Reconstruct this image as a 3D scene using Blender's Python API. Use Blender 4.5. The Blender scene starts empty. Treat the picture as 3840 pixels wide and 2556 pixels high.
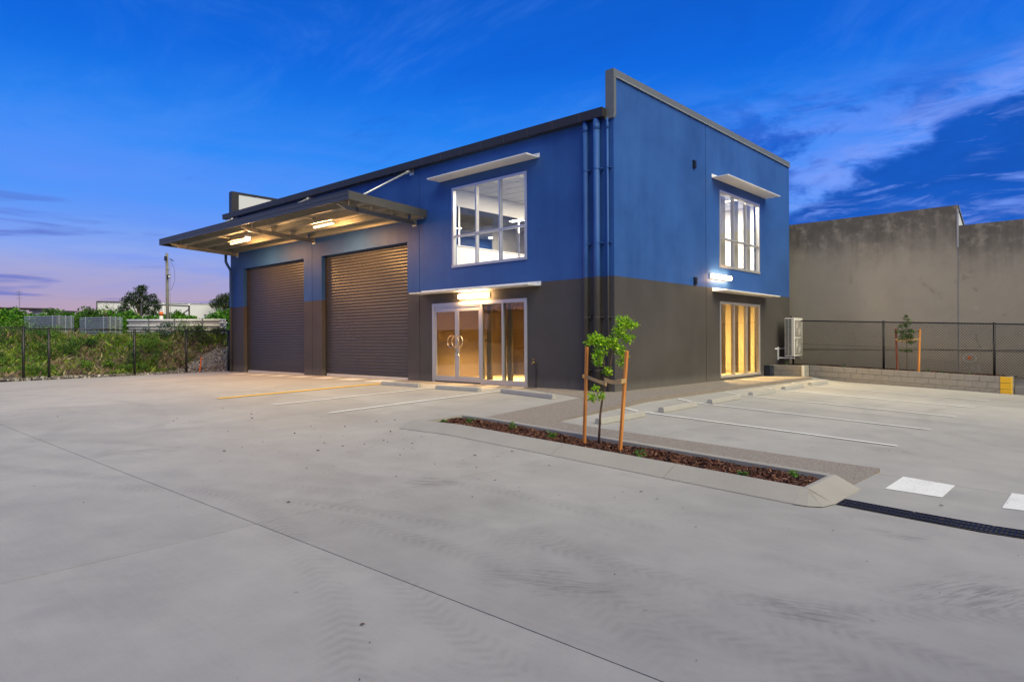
import bpy, bmesh, math, random
import numpy as np
from mathutils import Vector, Matrix

random.seed(7); RNG = np.random.default_rng(11)
scene = bpy.context.scene
COL = scene.collection
PI = math.pi

# ------------------------------------------------------------------ camera
cam_d = bpy.data.cameras.new('camera'); cam = bpy.data.objects.new('camera', cam_d); COL.objects.link(cam)
cam_d.sensor_width = 36.0; cam_d.lens = 2471.44 / 3840 * 36.0
cam_d.clip_start = 0.1; cam_d.clip_end = 2000
CAM = Vector((9.61, -14.435, 1.35))
_yaw, _roll = 0.7418, -0.0048
_fw = Vector((-math.sin(_yaw), math.cos(_yaw), -0.0002)).normalized()
_r = Vector((math.cos(_yaw), math.sin(_yaw), 0)); _u = _r.cross(_fw)
_r2 = _r * math.cos(_roll) + _u * math.sin(_roll); _u2 = -_r * math.sin(_roll) + _u * math.cos(_roll)
cam.matrix_world = Matrix(((_r2.x, _u2.x, -_fw.x, CAM.x), (_r2.y, _u2.y, -_fw.y, CAM.y), (_r2.z, _u2.z, -_fw.z, CAM.z), (0, 0, 0, 1)))
scene.camera = cam
scene.render.resolution_x = 1024; scene.render.resolution_y = 681
scene.render.engine = 'CYCLES'
scene.cycles.use_denoising = True
scene.cycles.max_bounces = 8; scene.cycles.transparent_max_bounces = 12
scene.cycles.sample_clamp_indirect = 4.0
scene.cycles.caustics_reflective = False; scene.cycles.caustics_refractive = False
scene.view_settings.view_transform = 'Standard'; scene.view_settings.look = 'None'
scene.view_settings.gamma = 1.0; scene.view_settings.use_curve_mapping = False
scene.view_settings.exposure = 0.0

# ------------------------------------------------------------------ node helper
class NT:
    def __init__(s, tree): s.t = tree; s.n = tree.nodes; s.l = tree.links
    def node(s, typ, ins=None, **props):
        nd = s.n.new(typ)
        for k, v in props.items(): setattr(nd, k, v)
        if ins:
            for k, v in ins.items():
                if isinstance(v, bpy.types.NodeSocket): s.l.new(v, nd.inputs[k])
                else: nd.inputs[k].default_value = v
        return nd
    def math(s, op, a, b=None, c=None, clamp=False):
        nd = s.n.new('ShaderNodeMath'); nd.operation = op; nd.use_clamp = clamp
        for i, v in enumerate((a, b, c)):
            if v is None: continue
            if isinstance(v, bpy.types.NodeSocket): s.l.new(v, nd.inputs[i])
            else: nd.inputs[i].default_value = v
        return nd.outputs[0]
    def sstep(s, v, a, b):
        nd = s.n.new('ShaderNodeMapRange'); nd.interpolation_type = 'SMOOTHSTEP'
        s.l.new(v, nd.inputs['Value']); nd.inputs['From Min'].default_value = a; nd.inputs['From Max'].default_value = b
        return nd.outputs[0]
    def mix(s, f, a, b, blend='MIX'):
        nd = s.n.new('ShaderNodeMix'); nd.data_type = 'RGBA'; nd.blend_type = blend
        for i, v in ((0, f), (6, a), (7, b)):
            if isinstance(v, bpy.types.NodeSocket): s.l.new(v, nd.inputs[i])
            else: nd.inputs[i].default_value = v if i == 0 else (tuple(v) + (1,) if len(v) == 3 else v)
        return nd.outputs[2]
    def ramp(s, v, stops):
        nd = s.n.new('ShaderNodeValToRGB'); s.l.new(v, nd.inputs[0]); cr = nd.color_ramp
        while len(cr.elements) < len(stops): cr.elements.new(0.5)
        for e, (p, c) in zip(cr.elements, stops):
            e.position = p; e.color = (tuple(c) + (1,)) if not isinstance(c, (int, float)) else (c, c, c, 1)
        return nd.outputs[0]
    def noise(s, vec, scale, detail=3, rough=0.55, dist=0.0):
        nd = s.node('ShaderNodeTexNoise', {'Scale': scale, 'Detail': detail, 'Roughness': rough, 'Distortion': dist})
        if vec is not None: s.l.new(vec, nd.inputs['Vector'])
        return nd.outputs[0]
    def mapv(s, vec, scale=(1, 1, 1), loc=(0, 0, 0), rot=(0, 0, 0)):
        nd = s.node('ShaderNodeMapping', {'Scale': scale, 'Location': loc, 'Rotation': rot}); s.l.new(vec, nd.inputs['Vector'])
        return nd.outputs[0]

# ------------------------------------------------------------------ world: dusk sky with cloud
SUN_EL, SUN_AZ = math.radians(46), math.radians(104)      # azimuth measured from +y towards +x
world = bpy.data.worlds.new('World'); scene.world = world; world.use_nodes = True
w = NT(world.node_tree); w.n.clear()
tc = w.node('ShaderNodeTexCoord'); dirv = w.node('ShaderNodeVectorMath', {0: tc.outputs['Generated']}, operation='NORMALIZE').outputs[0]
sx = w.node('ShaderNodeSeparateXYZ', {0: dirv})
dx, dy, dz = sx.outputs[0], sx.outputs[1], sx.outputs[2]
grad = w.ramp(w.math('MAXIMUM', dz, 0.0), [
    (0.0, (.62, .40, .42)), (.045, (.47, .345, .47)), (.080, (.41, .37, .60)), (.120, (.27, .39, .84)),
    (.19, (.050, .305, .95)), (.26, (.012, .240, .91)), (.38, (.003, .135, .73)), (.60, (.002, .06, .42)), (1.0, (.0015, .04, .30))])
# cloud plane coordinates (a flat layer overhead, so streaks flatten to the horizon)
den = w.math('ADD', w.math('MAXIMUM', dz, 0.0), 0.09)
cv = w.node('ShaderNodeCombineXYZ', {0: w.math('DIVIDE', dx, den), 1: w.math('DIVIDE', dy, den), 2: 0.0}).outputs[0]
dv9 = w.mapv(dirv, (1, 1, 2.2))
soft = w.noise(w.mapv(cv, (1, 1, 1), (3.1, 1.7, 0)), 0.55, 5, .6, .5)
puff = w.noise(w.mapv(dv9, (1, 1, 1), (.31, .72, .2)), 9.0, 8, .60, .35)
streak = w.noise(w.mapv(cv, (.50, 2.0, 1), (1.5, .3, 0), (0, 0, .35)), 1.0, 8, .62, .6)
wisp = w.noise(w.mapv(dirv, (3, 3, 16), (0, .4, .1), (.10, .35, 0)), 2.6, 8, .62, .8)
midband = w.math('MULTIPLY', w.sstep(dz, .03, .12), w.math('SUBTRACT', 1.0, w.sstep(dz, .20, .36)))
lav = w.math('MULTIPLY', w.math('MULTIPLY', w.sstep(soft, .34, .66), midband), .70)
skyc = w.mix(lav, grad, (.13, .28, .93))
veil = w.noise(w.mapv(cv, (1, 1.8, 1), (6.1, .4, 0), (0, 0, .8)), 0.9, 9, .66, .9)
skyc = w.mix(w.math('MULTIPLY', w.math('MULTIPLY', w.sstep(veil, .48, .78), w.sstep(dz, .08, .2)), .35), skyc, (.10, .31, .95))
skyc = w.mix(w.math('MULTIPLY', w.math('MULTIPLY', w.math('SUBTRACT', 1.0, w.sstep(veil, .26, .46)), w.sstep(dz, .08, .2)), .35), skyc, (.002, .085, .56))
# ragged dark scud on the right, lit lavender around it
rightw = w.sstep(dx, -.60, -.36)
rband = w.math('MULTIPLY', w.sstep(dz, .07, .15), w.math('SUBTRACT', 1.0, w.sstep(dz, .25, .37)))
skyc = w.mix(w.math('MULTIPLY', w.math('MULTIPLY', w.math('MULTIPLY', rightw, rband), w.sstep(wisp, .36, .66)), .7), skyc, (.14, .29, .92))
dark = w.math('MULTIPLY', w.math('MULTIPLY', w.sstep(puff, .45, .60), rightw), rband)
skyc = w.mix(w.math('MULTIPLY', dark, .9), skyc, (.004, .095, .58))
# thin dusk streaks low down on the left
thin = w.noise(w.mapv(dirv, (2.2, 2.2, 30), (.3, .1, .55)), 1.6, 6, .55, .5)
tm = w.math('MULTIPLY', w.sstep(thin, .56, .70), w.math('MULTIPLY', w.sstep(dz, .015, .05), w.math('SUBTRACT', 1.0, w.sstep(dz, .15, .21))))
tm = w.math('MULTIPLY', tm, w.math('SUBTRACT', 1.0, w.sstep(dx, -.85, -.5)))
skyc = w.mix(w.math('MULTIPLY', tm, .7), skyc, (.085, .14, .56))
# large cloud shelf on the right: its edge is a great circle, roughened
edge = w.node('ShaderNodeVectorMath', {0: dirv, 1: (.339, .2945, -.8935)}, operation='DOT_PRODUCT').outputs['Value']
fray = w.noise(w.mapv(dirv, (1, 1, 1.6), (.1, .9, .3)), 26.0, 6, .65, .6)
edge = w.math('ADD', edge, w.math('ADD', w.math('MULTIPLY', w.math('SUBTRACT', puff, .5), .075), w.math('MULTIPLY', w.math('SUBTRACT', fray, .5), .022)))
azw = w.sstep(dx, -.46, -.27)
shelf = w.math('MULTIPLY', w.sstep(edge, -.004, .016), azw)
rim = w.math('MULTIPLY', w.math('SUBTRACT', 1.0, w.sstep(w.math('ABSOLUTE', w.math('ADD', edge, .018)), .0, .034)), azw)
skyc = w.mix(w.math('MULTIPLY', rim, w.math('MULTIPLY', w.sstep(wisp, .34, .62), .75)), skyc, (.20, .35, .95))
shelfc = w.mix(w.math('MULTIPLY', w.sstep(wisp, .50, .70), .8), w.mix(w.sstep(soft, .3, .7), (.003, .062, .40), (.005, .105, .56)), (.17, .31, .90))
lowb = w.math('MULTIPLY', w.math('SUBTRACT', 1.0, w.sstep(dz, .10, .175)), w.sstep(w.noise(w.mapv(dirv, (3, 3, 22), (.7, .1, .4), (-.14, .22, 0)), 3.0, 7, .6, .6), .42, .62))
shelfc = w.mix(lowb, shelfc, (.30, .39, .93))
skyc = w.mix(w.math('MULTIPLY', shelf, w.math('SUBTRACT', 1.0, w.sstep(dz, .34, .5))), skyc, shelfc)
nish = w.node('ShaderNodeTexSky', sky_type='NISHITA', sun_disc=False, sun_elevation=SUN_EL, sun_rotation=SUN_AZ, altitude=50, air_density=1.0, dust_density=1.0, ozone_density=1.0)
below = w.mix(w.sstep(dz, -.03, .0), (.12, .11, .11), skyc)
bg1 = w.node('ShaderNodeBackground', {'Color': below, 'Strength': 1.0})
bg2 = w.node('ShaderNodeBackground', {'Color': nish.outputs[0], 'Strength': 0.002})
addw = w.node('ShaderNodeAddShader', {0: bg1.outputs[0], 1: bg2.outputs[0]})
w.node('ShaderNodeOutputWorld', {'Surface': addw.outputs[0]})

# ------------------------------------------------------------------ sun (soft after-glow from behind the camera)
sl = bpy.data.lights.new('sun', 'SUN'); sl.energy = 4.6; sl.angle = math.radians(60); sl.color = (1.0, .925, .585)
sun = bpy.data.objects.new('sun', sl); COL.objects.link(sun)
_sd = Vector((math.sin(SUN_AZ) * math.cos(SUN_EL), math.cos(SUN_AZ) * math.cos(SUN_EL), math.sin(SUN_EL)))
sun.rotation_euler = _sd.to_track_quat('Z', 'Y').to_euler()

# ------------------------------------------------------------------ terrain
def ss(a, b, x):
    t = min(1.0, max(0.0, (x - a) / (b - a))); return t * t * (3 - 2 * t)
def terr(x, y):
    k = 0.024 * (1 - .5 * ss(8, 22, -x))
    zf = -k * max(0., min(-y - 1.0, 12.)) - .0075 * max(0., min(-11 - x, 14.))
    zr = -.14 - .042 * max(0., min(x - 1.6, 7.))
    q = ss(.6, 2.4, x) * ss(-12, -7.5, y)
    return zf * (1 - q) + zr * q
def pathz(x, y):
    zf = terr(min(x, .6), y); zr = 0.01 - .15 * (1 - ss(-5.4, -.8, y)); q = ss(.2, 1.5, x)
    z = zf * (1 - q) + zr * q + .008; e = ss(-5.2, -4.0, y); b = ss(1.6, 2.6, x) * (1 - e)
    return max(z * (1 - b) + (terr(x, y) + .006) * b, terr(x, y) + .006)
def fbm(x, y, s=1.0):
    return (math.sin(x * 1.7 * s + 1.3 * math.sin(y * 1.1 * s)) + math.sin(y * 2.3 * s + 1.7 * math.sin(x * .9 * s + 2)) + .6 * math.sin((x + y) * 4.1 * s)) / 2.6
def bank(x, y):
    u = -23.3 - x
    q = ss(-4.5, 1.2, y)
    h = ss(.9 - .8 * q, 8.2 - 4.4 * q, u)
    b = -.16 + 1.72 * h + .10 * fbm(x, y, .6) * ss(.6, 3, u)
    b += ss(14, 60, u) * .9
    b -= ss(5, 14, -y - 9) * .3
    return b

# ------------------------------------------------------------------ mesh helpers
class MB:
    def __init__(s): s.v = []; s.f = []
    def quad(s, a, b, c, d):
        i = len(s.v); s.v += [tuple(a), tuple(b), tuple(c), tuple(d)]; s.f.append((i, i + 1, i + 2, i + 3)); return s
    def poly(s, pts):
        i = len(s.v); s.v += [tuple(p) for p in pts]; s.f.append(tuple(range(i, i + len(pts)))); return s
    def box(s, x0, x1, y0, y1, z0, z1):
        i = len(s.v)
        s.v += [(x0, y0, z0), (x1, y0, z0), (x1, y1, z0), (x0, y1, z0), (x0, y0, z1), (x1, y0, z1), (x1, y1, z1), (x0, y1, z1)]
        s.f += [tuple(i + k for k in q) for q in ((0, 3, 2, 1), (4, 5, 6, 7), (0, 1, 5, 4), (1, 2, 6, 5), (2, 3, 7, 6), (3, 0, 4, 7))]; return s
    def cbox(s, x0, x1, y0, y1, z0, z1, c=.008):
        """box with chamfered edges"""
        i = len(s.v); X = (x0, x1); Y = (y0, y1); Z = (z0, z1); idx = {}
        for a in (0, 1):
            for b in (0, 1):
                for d in (0, 1):
                    px = X[a] + (c if a == 0 else -c); py = Y[b] + (c if b == 0 else -c); pz = Z[d] + (c if d == 0 else -c)
                    for ax, p in ((0, (X[a], py, pz)), (1, (px, Y[b], pz)), (2, (px, py, Z[d]))):
                        idx[(a, b, d, ax)] = len(s.v); s.v.append(p)
        I = lambda a, b, d, ax: idx[(a, b, d, ax)]
        for a in (0, 1):
            q = [I(a, 0, 0, 0), I(a, 1, 0, 0), I(a, 1, 1, 0), I(a, 0, 1, 0)]; s.f.append(tuple(q if a else q[::-1]))
            q = [I(0, a, 0, 1), I(0, a, 1, 1), I(1, a, 1, 1), I(1, a, 0, 1)]; s.f.append(tuple(q if a else q[::-1]))
            q = [I(0, 0, a, 2), I(1, 0, a, 2), I(1, 1, a, 2), I(0, 1, a, 2)]; s.f.append(tuple(q if a else q[::-1]))
        for a in (0, 1):
            for b in (0, 1):
                s.f.append((I(a, b, 0, 0), I(a, b, 1, 0), I(a, b, 1, 1), I(a, b, 0, 1)))
                s.f.append((I(a, 0, b, 0), I(a, 1, b, 0), I(a, 1, b, 2), I(a, 0, b, 2)))
                s.f.append((I(0, a, b, 1), I(1, a, b, 1), I(1, a, b, 2), I(0, a, b, 2)))
        for a in (0, 1):
            for b in (0, 1):
                for d in (0, 1): s.f.append((I(a, b, d, 0), I(a, b, d, 1), I(a, b, d, 2)))
        return s
    def tube(s, pts, r, n=8, caps=True):
        pts = [Vector(p) for p in pts]; rs = r if isinstance(r, (list, tuple)) else [r] * len(pts)
        rings = []; up0 = None
        for k, p in enumerate(pts):
            d = (pts[min(k + 1, len(pts) - 1)] - pts[max(k - 1, 0)]).normalized()
            if up0 is None: up0 = Vector((0, 0, 1)) if abs(d.z) < .9 else Vector((1, 0, 0))
            a = d.cross(up0).normalized(); b = d.cross(a).normalized(); up0 = -b if False else up0
            ring = []
            for j in range(n):
                t = 2 * PI * j / n; ring.append(len(s.v)); s.v.append(tuple(p + (a * math.cos(t) + b * math.sin(t)) * rs[k]))
            rings.append(ring)
        for k in range(len(rings) - 1):
            for j in range(n): s.f.append((rings[k][j], rings[k][(j + 1) % n], rings[k + 1][(j + 1) % n], rings[k + 1][j]))
        if caps: s.f.append(tuple(rings[0][::-1])); s.f.append(tuple(rings[-1]))
        return s
    def prism(s, prof, axis, a0, a1):
        """extrude a closed 2-D profile along axis: 'x' prof=(y,z), 'y' prof=(x,z), 'z' prof=(x,y)"""
        i = len(s.v); n = len(prof)
        mk = {'x': lambda p, t: (t, p[0], p[1]), 'y': lambda p, t: (p[0], t, p[1]), 'z': lambda p, t: (p[0], p[1], t)}[axis]
        s.v += [mk(p, a0) for p in prof] + [mk(p, a1) for p in prof]
        for j in range(n): s.f.append((i + j, i + (j + 1) % n, i + n + (j + 1) % n, i + n + j))
        s.f.append(tuple(range(i + n - 1, i - 1, -1))); s.f.append(tuple(range(i + n, i + 2 * n))); return s
    def xform(s, m):
        s.v = [tuple(m @ Vector(p)) for p in s.v]; return s
    def mesh(s, name, m=None, smooth=False, fix=True):
        me = bpy.data.meshes.new(name); me.from_pydata(s.v, [], s.f)
        if fix:
            bm = bmesh.new(); bm.from_mesh(me); bmesh.ops.recalc_face_normals(bm, faces=bm.faces); bm.to_mesh(me); bm.free()
        if m: me.materials.append(m)
        if smooth: me.polygons.foreach_set('use_smooth', [True] * len(me.polygons))
        me.update(); return me
    def build(s, name, m, parent=None, smooth=False, **k):
        return link(name, s.mesh(name, m, smooth), parent, **k)
def link(name, me, parent=None, loc=None, rot=None, label=None, cat=None, group=None, kind=None):
    o = bpy.data.objects.new(name, me); COL.objects.link(o)
    if parent: o.parent = parent
    if loc is not None: o.location = loc
    if rot is not None: o.rotation_euler = rot
    tag(o, label, cat, group, kind); return o
def tag(o, label=None, cat=None, group=None, kind=None):
    if label: o['label'] = label
    if cat: o['category'] = cat
    if group: o['group'] = group
    if kind: o['kind'] = kind
    return o
def empty(name, loc, label, cat, group=None, rot=(0, 0, 0)):
    o = bpy.data.objects.new(name, None); COL.objects.link(o); o.location = loc; o.rotation_euler = rot; o.empty_display_size = .2
    return tag(o, label, cat, group)
def at(par): return par.location
def rel(parent, mb):
    """shift builder coordinates from world to the parent's frame (unrotated parents)"""
    L = parent.location; mb.v = [(p[0] - L.x, p[1] - L.y, p[2] - L.z) for p in mb.v]; return mb
def add_lamp(name, typ, loc, energy, color, parent=None, rot=(0, 0, 0), **k):
    ld = bpy.data.lights.new(name, typ); ld.energy = energy; ld.color = color
    for a, b in k.items(): setattr(ld, a, b)
    o = bpy.data.objects.new(name, ld); COL.objects.link(o); o.rotation_euler = rot
    if parent: o.parent = parent
    o.location = loc; return o
def draped(name, outline, zf, m, parent=None, step=.8, skirt=.06, **k):
    bm = bmesh.new(); bm.faces.new([bm.verts.new((x, y, 0)) for x, y in outline])
    xs = [p[0] for p in outline]; ys = [p[1] for p in outline]
    for ax, lo, hi in ((0, min(xs), max(xs)), (1, min(ys), max(ys))):
        n = max(1, int(math.ceil((hi - lo) / step)))
        for i in range(1, n):
            c = lo + (hi - lo) * i / n; co = [0, 0, 0]; co[ax] = c; no = [0, 0, 0]; no[ax] = 1
            bmesh.ops.bisect_plane(bm, geom=bm.verts[:] + bm.edges[:] + bm.faces[:], plane_co=co, plane_no=no)
    bmesh.ops.triangulate(bm, faces=[f for f in bm.faces if len(f.verts) > 4])
    for v in bm.verts: v.co.z = zf(v.co.x, v.co.y)
    bmesh.ops.recalc_face_normals(bm, faces=bm.faces)
    if bm.faces and sum(f.normal.z for f in bm.faces) < 0: bmesh.ops.reverse_faces(bm, faces=bm.faces)
    if skirt:
        be = [e for e in bm.edges if e.is_boundary]
        r = bmesh.ops.extrude_edge_only(bm, edges=be)
        for v in r['geom']:
            if isinstance(v, bmesh.types.BMVert): v.co.z -= skirt
    me = bpy.data.meshes.new(name); bm.to_mesh(me); bm.free(); me.materials.append(m)
    return link(name, me, parent, **k)

# ------------------------------------------------------------------ materials
MATS = {}
def mat(name, col, rough=.6, metal=0.0, var=.12, vscale=3.0, bump=0.0, bscale=40.0, spec=.5, streak=0.0):
    if name in MATS: return MATS[name]
    m = bpy.data.materials.new(name); m.use_nodes = True; t = NT(m.node_tree); b = t.n['Principled BSDF']; MATS[name] = m
    geo = t.node('ShaderNodeNewGeometry'); pos = geo.outputs['Position']
    n1 = t.noise(pos, vscale, 5, .6)
    c = t.mix(n1, tuple(x * (1 - var) for x in col), tuple(min(1, x * (1 + var)) for x in col))
    if streak:
        n2 = t.noise(t.mapv(pos, (6, 6, .35)), 1.0, 4, .6); c = t.mix(t.math('MULTIPLY', t.sstep(n2, .45, .75), streak), c, tuple(x * .55 for x in col))
    t.l.new(c, b.inputs['Base Color'])
    t.l.new(t.math('ADD', rough - .06, t.math('MULTIPLY', n1, .12)), b.inputs['Roughness'])
    b.inputs['Metallic'].default_value = metal; b.inputs['Specular IOR Level'].default_value = spec
    if bump:
        bp = t.node('ShaderNodeBump', {'Strength': bump, 'Distance': .02, 'Height': t.noise(pos, bscale, 4, .6)}); t.l.new(bp.outputs[0], b.inputs['Normal'])
    return m
def emit(name, col, strength):
    if name in MATS: return MATS[name]
    m = bpy.data.materials.new(name); m.use_nodes = True; b = m.node_tree.nodes['Principled BSDF']; MATS[name] = m
    b.inputs['Base Color'].default_value = (.8, .8, .8, 1); b.inputs['Emission Color'].default_value = tuple(col) + (1,); b.inputs['Emission Strength'].default_value = strength
    return m
def glass(name, tint, refl=.1, rough=.0):
    m = bpy.data.materials.new(name); m.use_nodes = True; t = NT(m.node_tree); t.n.clear(); MATS[name] = m
    tr = t.node('ShaderNodeBsdfTransparent', {'Color': tint + (1,)}); gl = t.node('ShaderNodeBsdfGlossy', {'Color': (1, 1, 1, 1), 'Roughness': rough})
    fr = t.node('ShaderNodeLayerWeight', {'Blend': .5}).outputs['Facing']
    f = t.math('ADD', refl, t.math('MULTIPLY', t.math('POWER', fr, 4.0), .75), clamp=True)
    mx = t.node('ShaderNodeMixShader', {0: f, 1: tr.outputs[0], 2: gl.outputs[0]}); t.node('ShaderNodeOutputMaterial', {0: mx.outputs[0]})
    return m
def leafmat(name, trans=.35, rough=.55):
    m = bpy.data.materials.new(name); m.use_nodes = True; t = NT(m.node_tree); b = t.n['Principled BSDF']; MATS[name] = m
    at_ = t.node('ShaderNodeVertexColor', layer_name='Col'); t.l.new(at_.outputs[0], b.inputs['Base Color'])
    b.inputs['Roughness'].default_value = rough; b.inputs['Specular IOR Level'].default_value = .3
    tl = t.node('ShaderNodeBsdfTranslucent', {'Color': at_.outputs[0]})
    mx = t.node('ShaderNodeMixShader', {0: trans, 1: b.outputs[0], 2: tl.outputs[0]}); t.l.new(mx.outputs[0], t.n['Material Output'].inputs[0])
    return m

def paint_material():
    m = bpy.data.materials.new('two_tone_wall_paint'); m.use_nodes = True; t = NT(m.node_tree); b = t.n['Principled BSDF']
    pos = t.node('ShaderNodeNewGeometry').outputs['Position']; z = t.node('ShaderNodeSeparateXYZ', {0: pos}).outputs[2]
    n1 = t.noise(pos, .55, 4, .6); n2 = t.noise(t.mapv(pos, (3.5, 3.5, .22)), 1.0, 6, .7)
    v = t.sstep(t.math('ADD', t.math('MULTIPLY', n1, .72), t.math('MULTIPLY', n2, .28)), .12, .88)
    blue = t.mix(v, (.016, .060, .225), (.040, .128, .400)); grey = t.mix(v, (.054, .049, .048), (.088, .080, .077))
    c = t.mix(t.math('GREATER_THAN', z, 3.03), grey, blue)
    dirt = t.math('MULTIPLY', t.math('SUBTRACT', 1.0, t.sstep(t.math('ADD', z, t.math('MULTIPLY', n2, -.25)), -.1, .22)), .45)
    c = t.mix(dirt, c, (.19, .17, .15)); t.l.new(c, b.inputs['Base Color'])
    t.l.new(t.math('ADD', .40, t.math('MULTIPLY', n2, .22)), b.inputs['Roughness']); b.inputs['Specular IOR Level'].default_value = .30
    bp = t.node('ShaderNodeBump', {'Strength': .16, 'Distance': .012, 'Height': t.math('ADD', t.noise(pos, 60, 3, .6), t.math('MULTIPLY', t.noise(pos, 2.2, 3, .5), 1.5))}); t.l.new(bp.outputs[0], b.inputs['Normal'])
    return m
M_PAINT = paint_material()

def concrete_material():
    m = bpy.data.materials.new('broom_finished_concrete'); m.use_nodes = True; t = NT(m.node_tree); b = t.n['Principled BSDF']
    geo = t.node('ShaderNodeNewGeometry'); pos = geo.outputs['Position']; xyz = t.node('ShaderNodeSeparateXYZ', {0: pos}); px, py = xyz.outputs[0], xyz.outputs[1]
    oi = t.node('ShaderNodeObjectInfo').outputs['Random']
    big = t.noise(t.mapv(pos, (1, 1, 0)), .28, 5, .6, .6); mid = t.noise(t.mapv(pos, (1, 1, 0)), 1.7, 6, .65, .3); fine = t.noise(pos, 55, 4, .7)
    broom = t.noise(t.mapv(pos, (1.2, 34, 1)), 1.0, 3, .6)
    v = t.math('ADD', t.math('MULTIPLY', big, .45), t.math('ADD', t.math('MULTIPLY', mid, .35), t.math('ADD', t.math('MULTIPLY', fine, .12), t.math('MULTIPLY', broom, .08))))
    v = t.math('ADD', v, t.math('MULTIPLY', t.math('SUBTRACT', oi, .5), .09))
    c = t.mix(t.sstep(v, .26, .74), (.300, .289, .276), (.458, .441, .420))
    for axis_, per, off, amt in ((px, 3.375, .9, .05), (py, 3.335, .4, .06)):
        cell = t.math('FLOOR', t.math('DIVIDE', t.math('ADD', axis_, off), per)); rnd = t.node('ShaderNodeTexWhiteNoise', {'W': cell}, noise_dimensions='1D').outputs['Value']
        c = t.mix(t.math('MULTIPLY', t.math('MULTIPLY', rnd, big), amt * 4), c, (.27, .262, .258))
    # tyre scuffs: arcs of rubber with a tread pattern broken by noise
    wob = t.math('MULTIPLY', t.math('SUBTRACT', mid, .5), .22)
    tot = None
    arcs = [(9.5, -2.0, 8.9, .13, .6), (9.3, -1.7, 10.5, .13, .5), (2.0, -21.0, 9.7, .14, .5), (2.3, -21.6, 11.6, .14, .4), (14.5, -15.5, 8.1, .15, .5), (14.8, -15.8, 6.4, .15, .7),
            (-9, -21, 12.4, .15, .6), (-9.4, -21, 10.9, .15, .5), (12.5, 3.5, 7.2, .12, .5), (12.4, 3.2, 6.0, .12, .6), (7.5, -23, 12.6, .12, .6), (-3.0, 2.5, 14.6, .13, .4), (6.5, -30, 19.0, .14, .6), (6.0, -30, 20.7, .14, .5)]
    grit = t.noise(pos, 14, 5, .75)
    for cx, cy, R, wd, st in arcs:
        ax = t.math('SUBTRACT', px, cx); ay = t.math('SUBTRACT', py, cy)
        r = t.math('SQRT', t.math('ADD', t.math('MULTIPLY', ax, ax), t.math('MULTIPLY', ay, ay))); q = t.math('ADD', t.math('SUBTRACT', r, R), wob)
        band = t.math('SUBTRACT', 1.0, t.sstep(t.math('ABSOLUTE', q), wd * .35, wd * 1.5))
        ribs = t.math('ADD', .66, t.math('MULTIPLY', t.math('SINE', t.math('ADD', t.math('MULTIPLY', t.math('ARCTAN2', ay, ax), R * 62.0), t.math('MULTIPLY', t.math('ABSOLUTE', q), 42.0))), .34))
        brk = t.sstep(t.noise(t.mapv(pos, (1, 1, 0), (cx * 3.1, cy * 1.7, 0)), .45, 5, .7), .38, .66)
        a = t.math('MULTIPLY', t.math('MULTIPLY', band, ribs), t.math('MULTIPLY', brk, st))
        tot = a if tot is None else t.math('MAXIMUM', tot, a)
    c = t.mix(t.math('MULTIPLY', t.math('MULTIPLY', tot, t.math('ADD', .45, t.math('MULTIPLY', t.sstep(grit, .3, .65), .55))), .72), c, (.165, .158, .152))
    # local scrubbed scuffs where a wheel was turned on the spot: brushed blotches with a direction of their own
    for cx, cy, rr, ang_ in ((6.75, -11.05, .30, .5), (7.0, -11.0, .22, .7), (7.45, -12.6, .34, .2), (-.9, -10.9, .40, .9), (8.12, -7.7, .26, .3), (8.2, -10.3, .30, .4), (9.0, -9.0, .55, 1.2), (7.0, -2.9, .40, .1), (4.0, -9.6, .28, .6), (5.0, -4.0, .3, .2)):
        ca, sa = math.cos(ang_), math.sin(ang_)
        lx = t.math('ADD', t.math('MULTIPLY', t.math('SUBTRACT', px, cx), ca), t.math('MULTIPLY', t.math('SUBTRACT', py, cy), sa)); ly = t.math('ADD', t.math('MULTIPLY', t.math('SUBTRACT', px, cx), -sa), t.math('MULTIPLY', t.math('SUBTRACT', py, cy), ca))
        rad = t.math('SQRT', t.math('ADD', t.math('MULTIPLY', t.math('MULTIPLY', lx, lx), .35), t.math('MULTIPLY', ly, ly)))
        blob = t.math('SUBTRACT', 1.0, t.sstep(t.math('ADD', rad, t.math('MULTIPLY', t.math('SUBTRACT', mid, .5), .5)), rr * .1, rr))
        br = t.noise(t.mapv(t.node('ShaderNodeCombineXYZ', {0: lx, 1: ly, 2: cx}).outputs[0], (3, 26, 1)), 1.0, 4, .65, .8)
        c = t.mix(t.math('MULTIPLY', t.math('MULTIPLY', blob, t.sstep(br, .42, .66)), .55), c, (.11, .105, .102))
    # damp / dusty clouds
    c = t.mix(t.math('MULTIPLY', t.sstep(t.noise(t.mapv(pos, (1, .6, 0), (3, 8, 0)), .7, 7, .7, .8), .52, .72), .14), c, (.22, .212, .204))
    spots = t.node('ShaderNodeTexVoronoi', {'Scale': 1.35, 'Vector': t.mapv(pos, (1, 1, 0))}); sp = t.math('SUBTRACT', 1.0, t.sstep(spots.outputs['Distance'], .012, .03))
    c = t.mix(t.math('MULTIPLY', sp, .35), c, (.09, .085, .08))
    t.l.new(c, b.inputs['Base Color'])
    t.l.new(t.math('ADD', .55, t.math('MULTIPLY', mid, .25)), b.inputs['Roughness']); b.inputs['Specular IOR Level'].default_value = .35
    bp = t.node('ShaderNodeBump', {'Strength': .25, 'Distance': .006, 'Height': t.math('ADD', fine, broom)}); t.l.new(bp.outputs[0], b.inputs['Normal'])
    return m
M_CONC = concrete_material()

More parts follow.
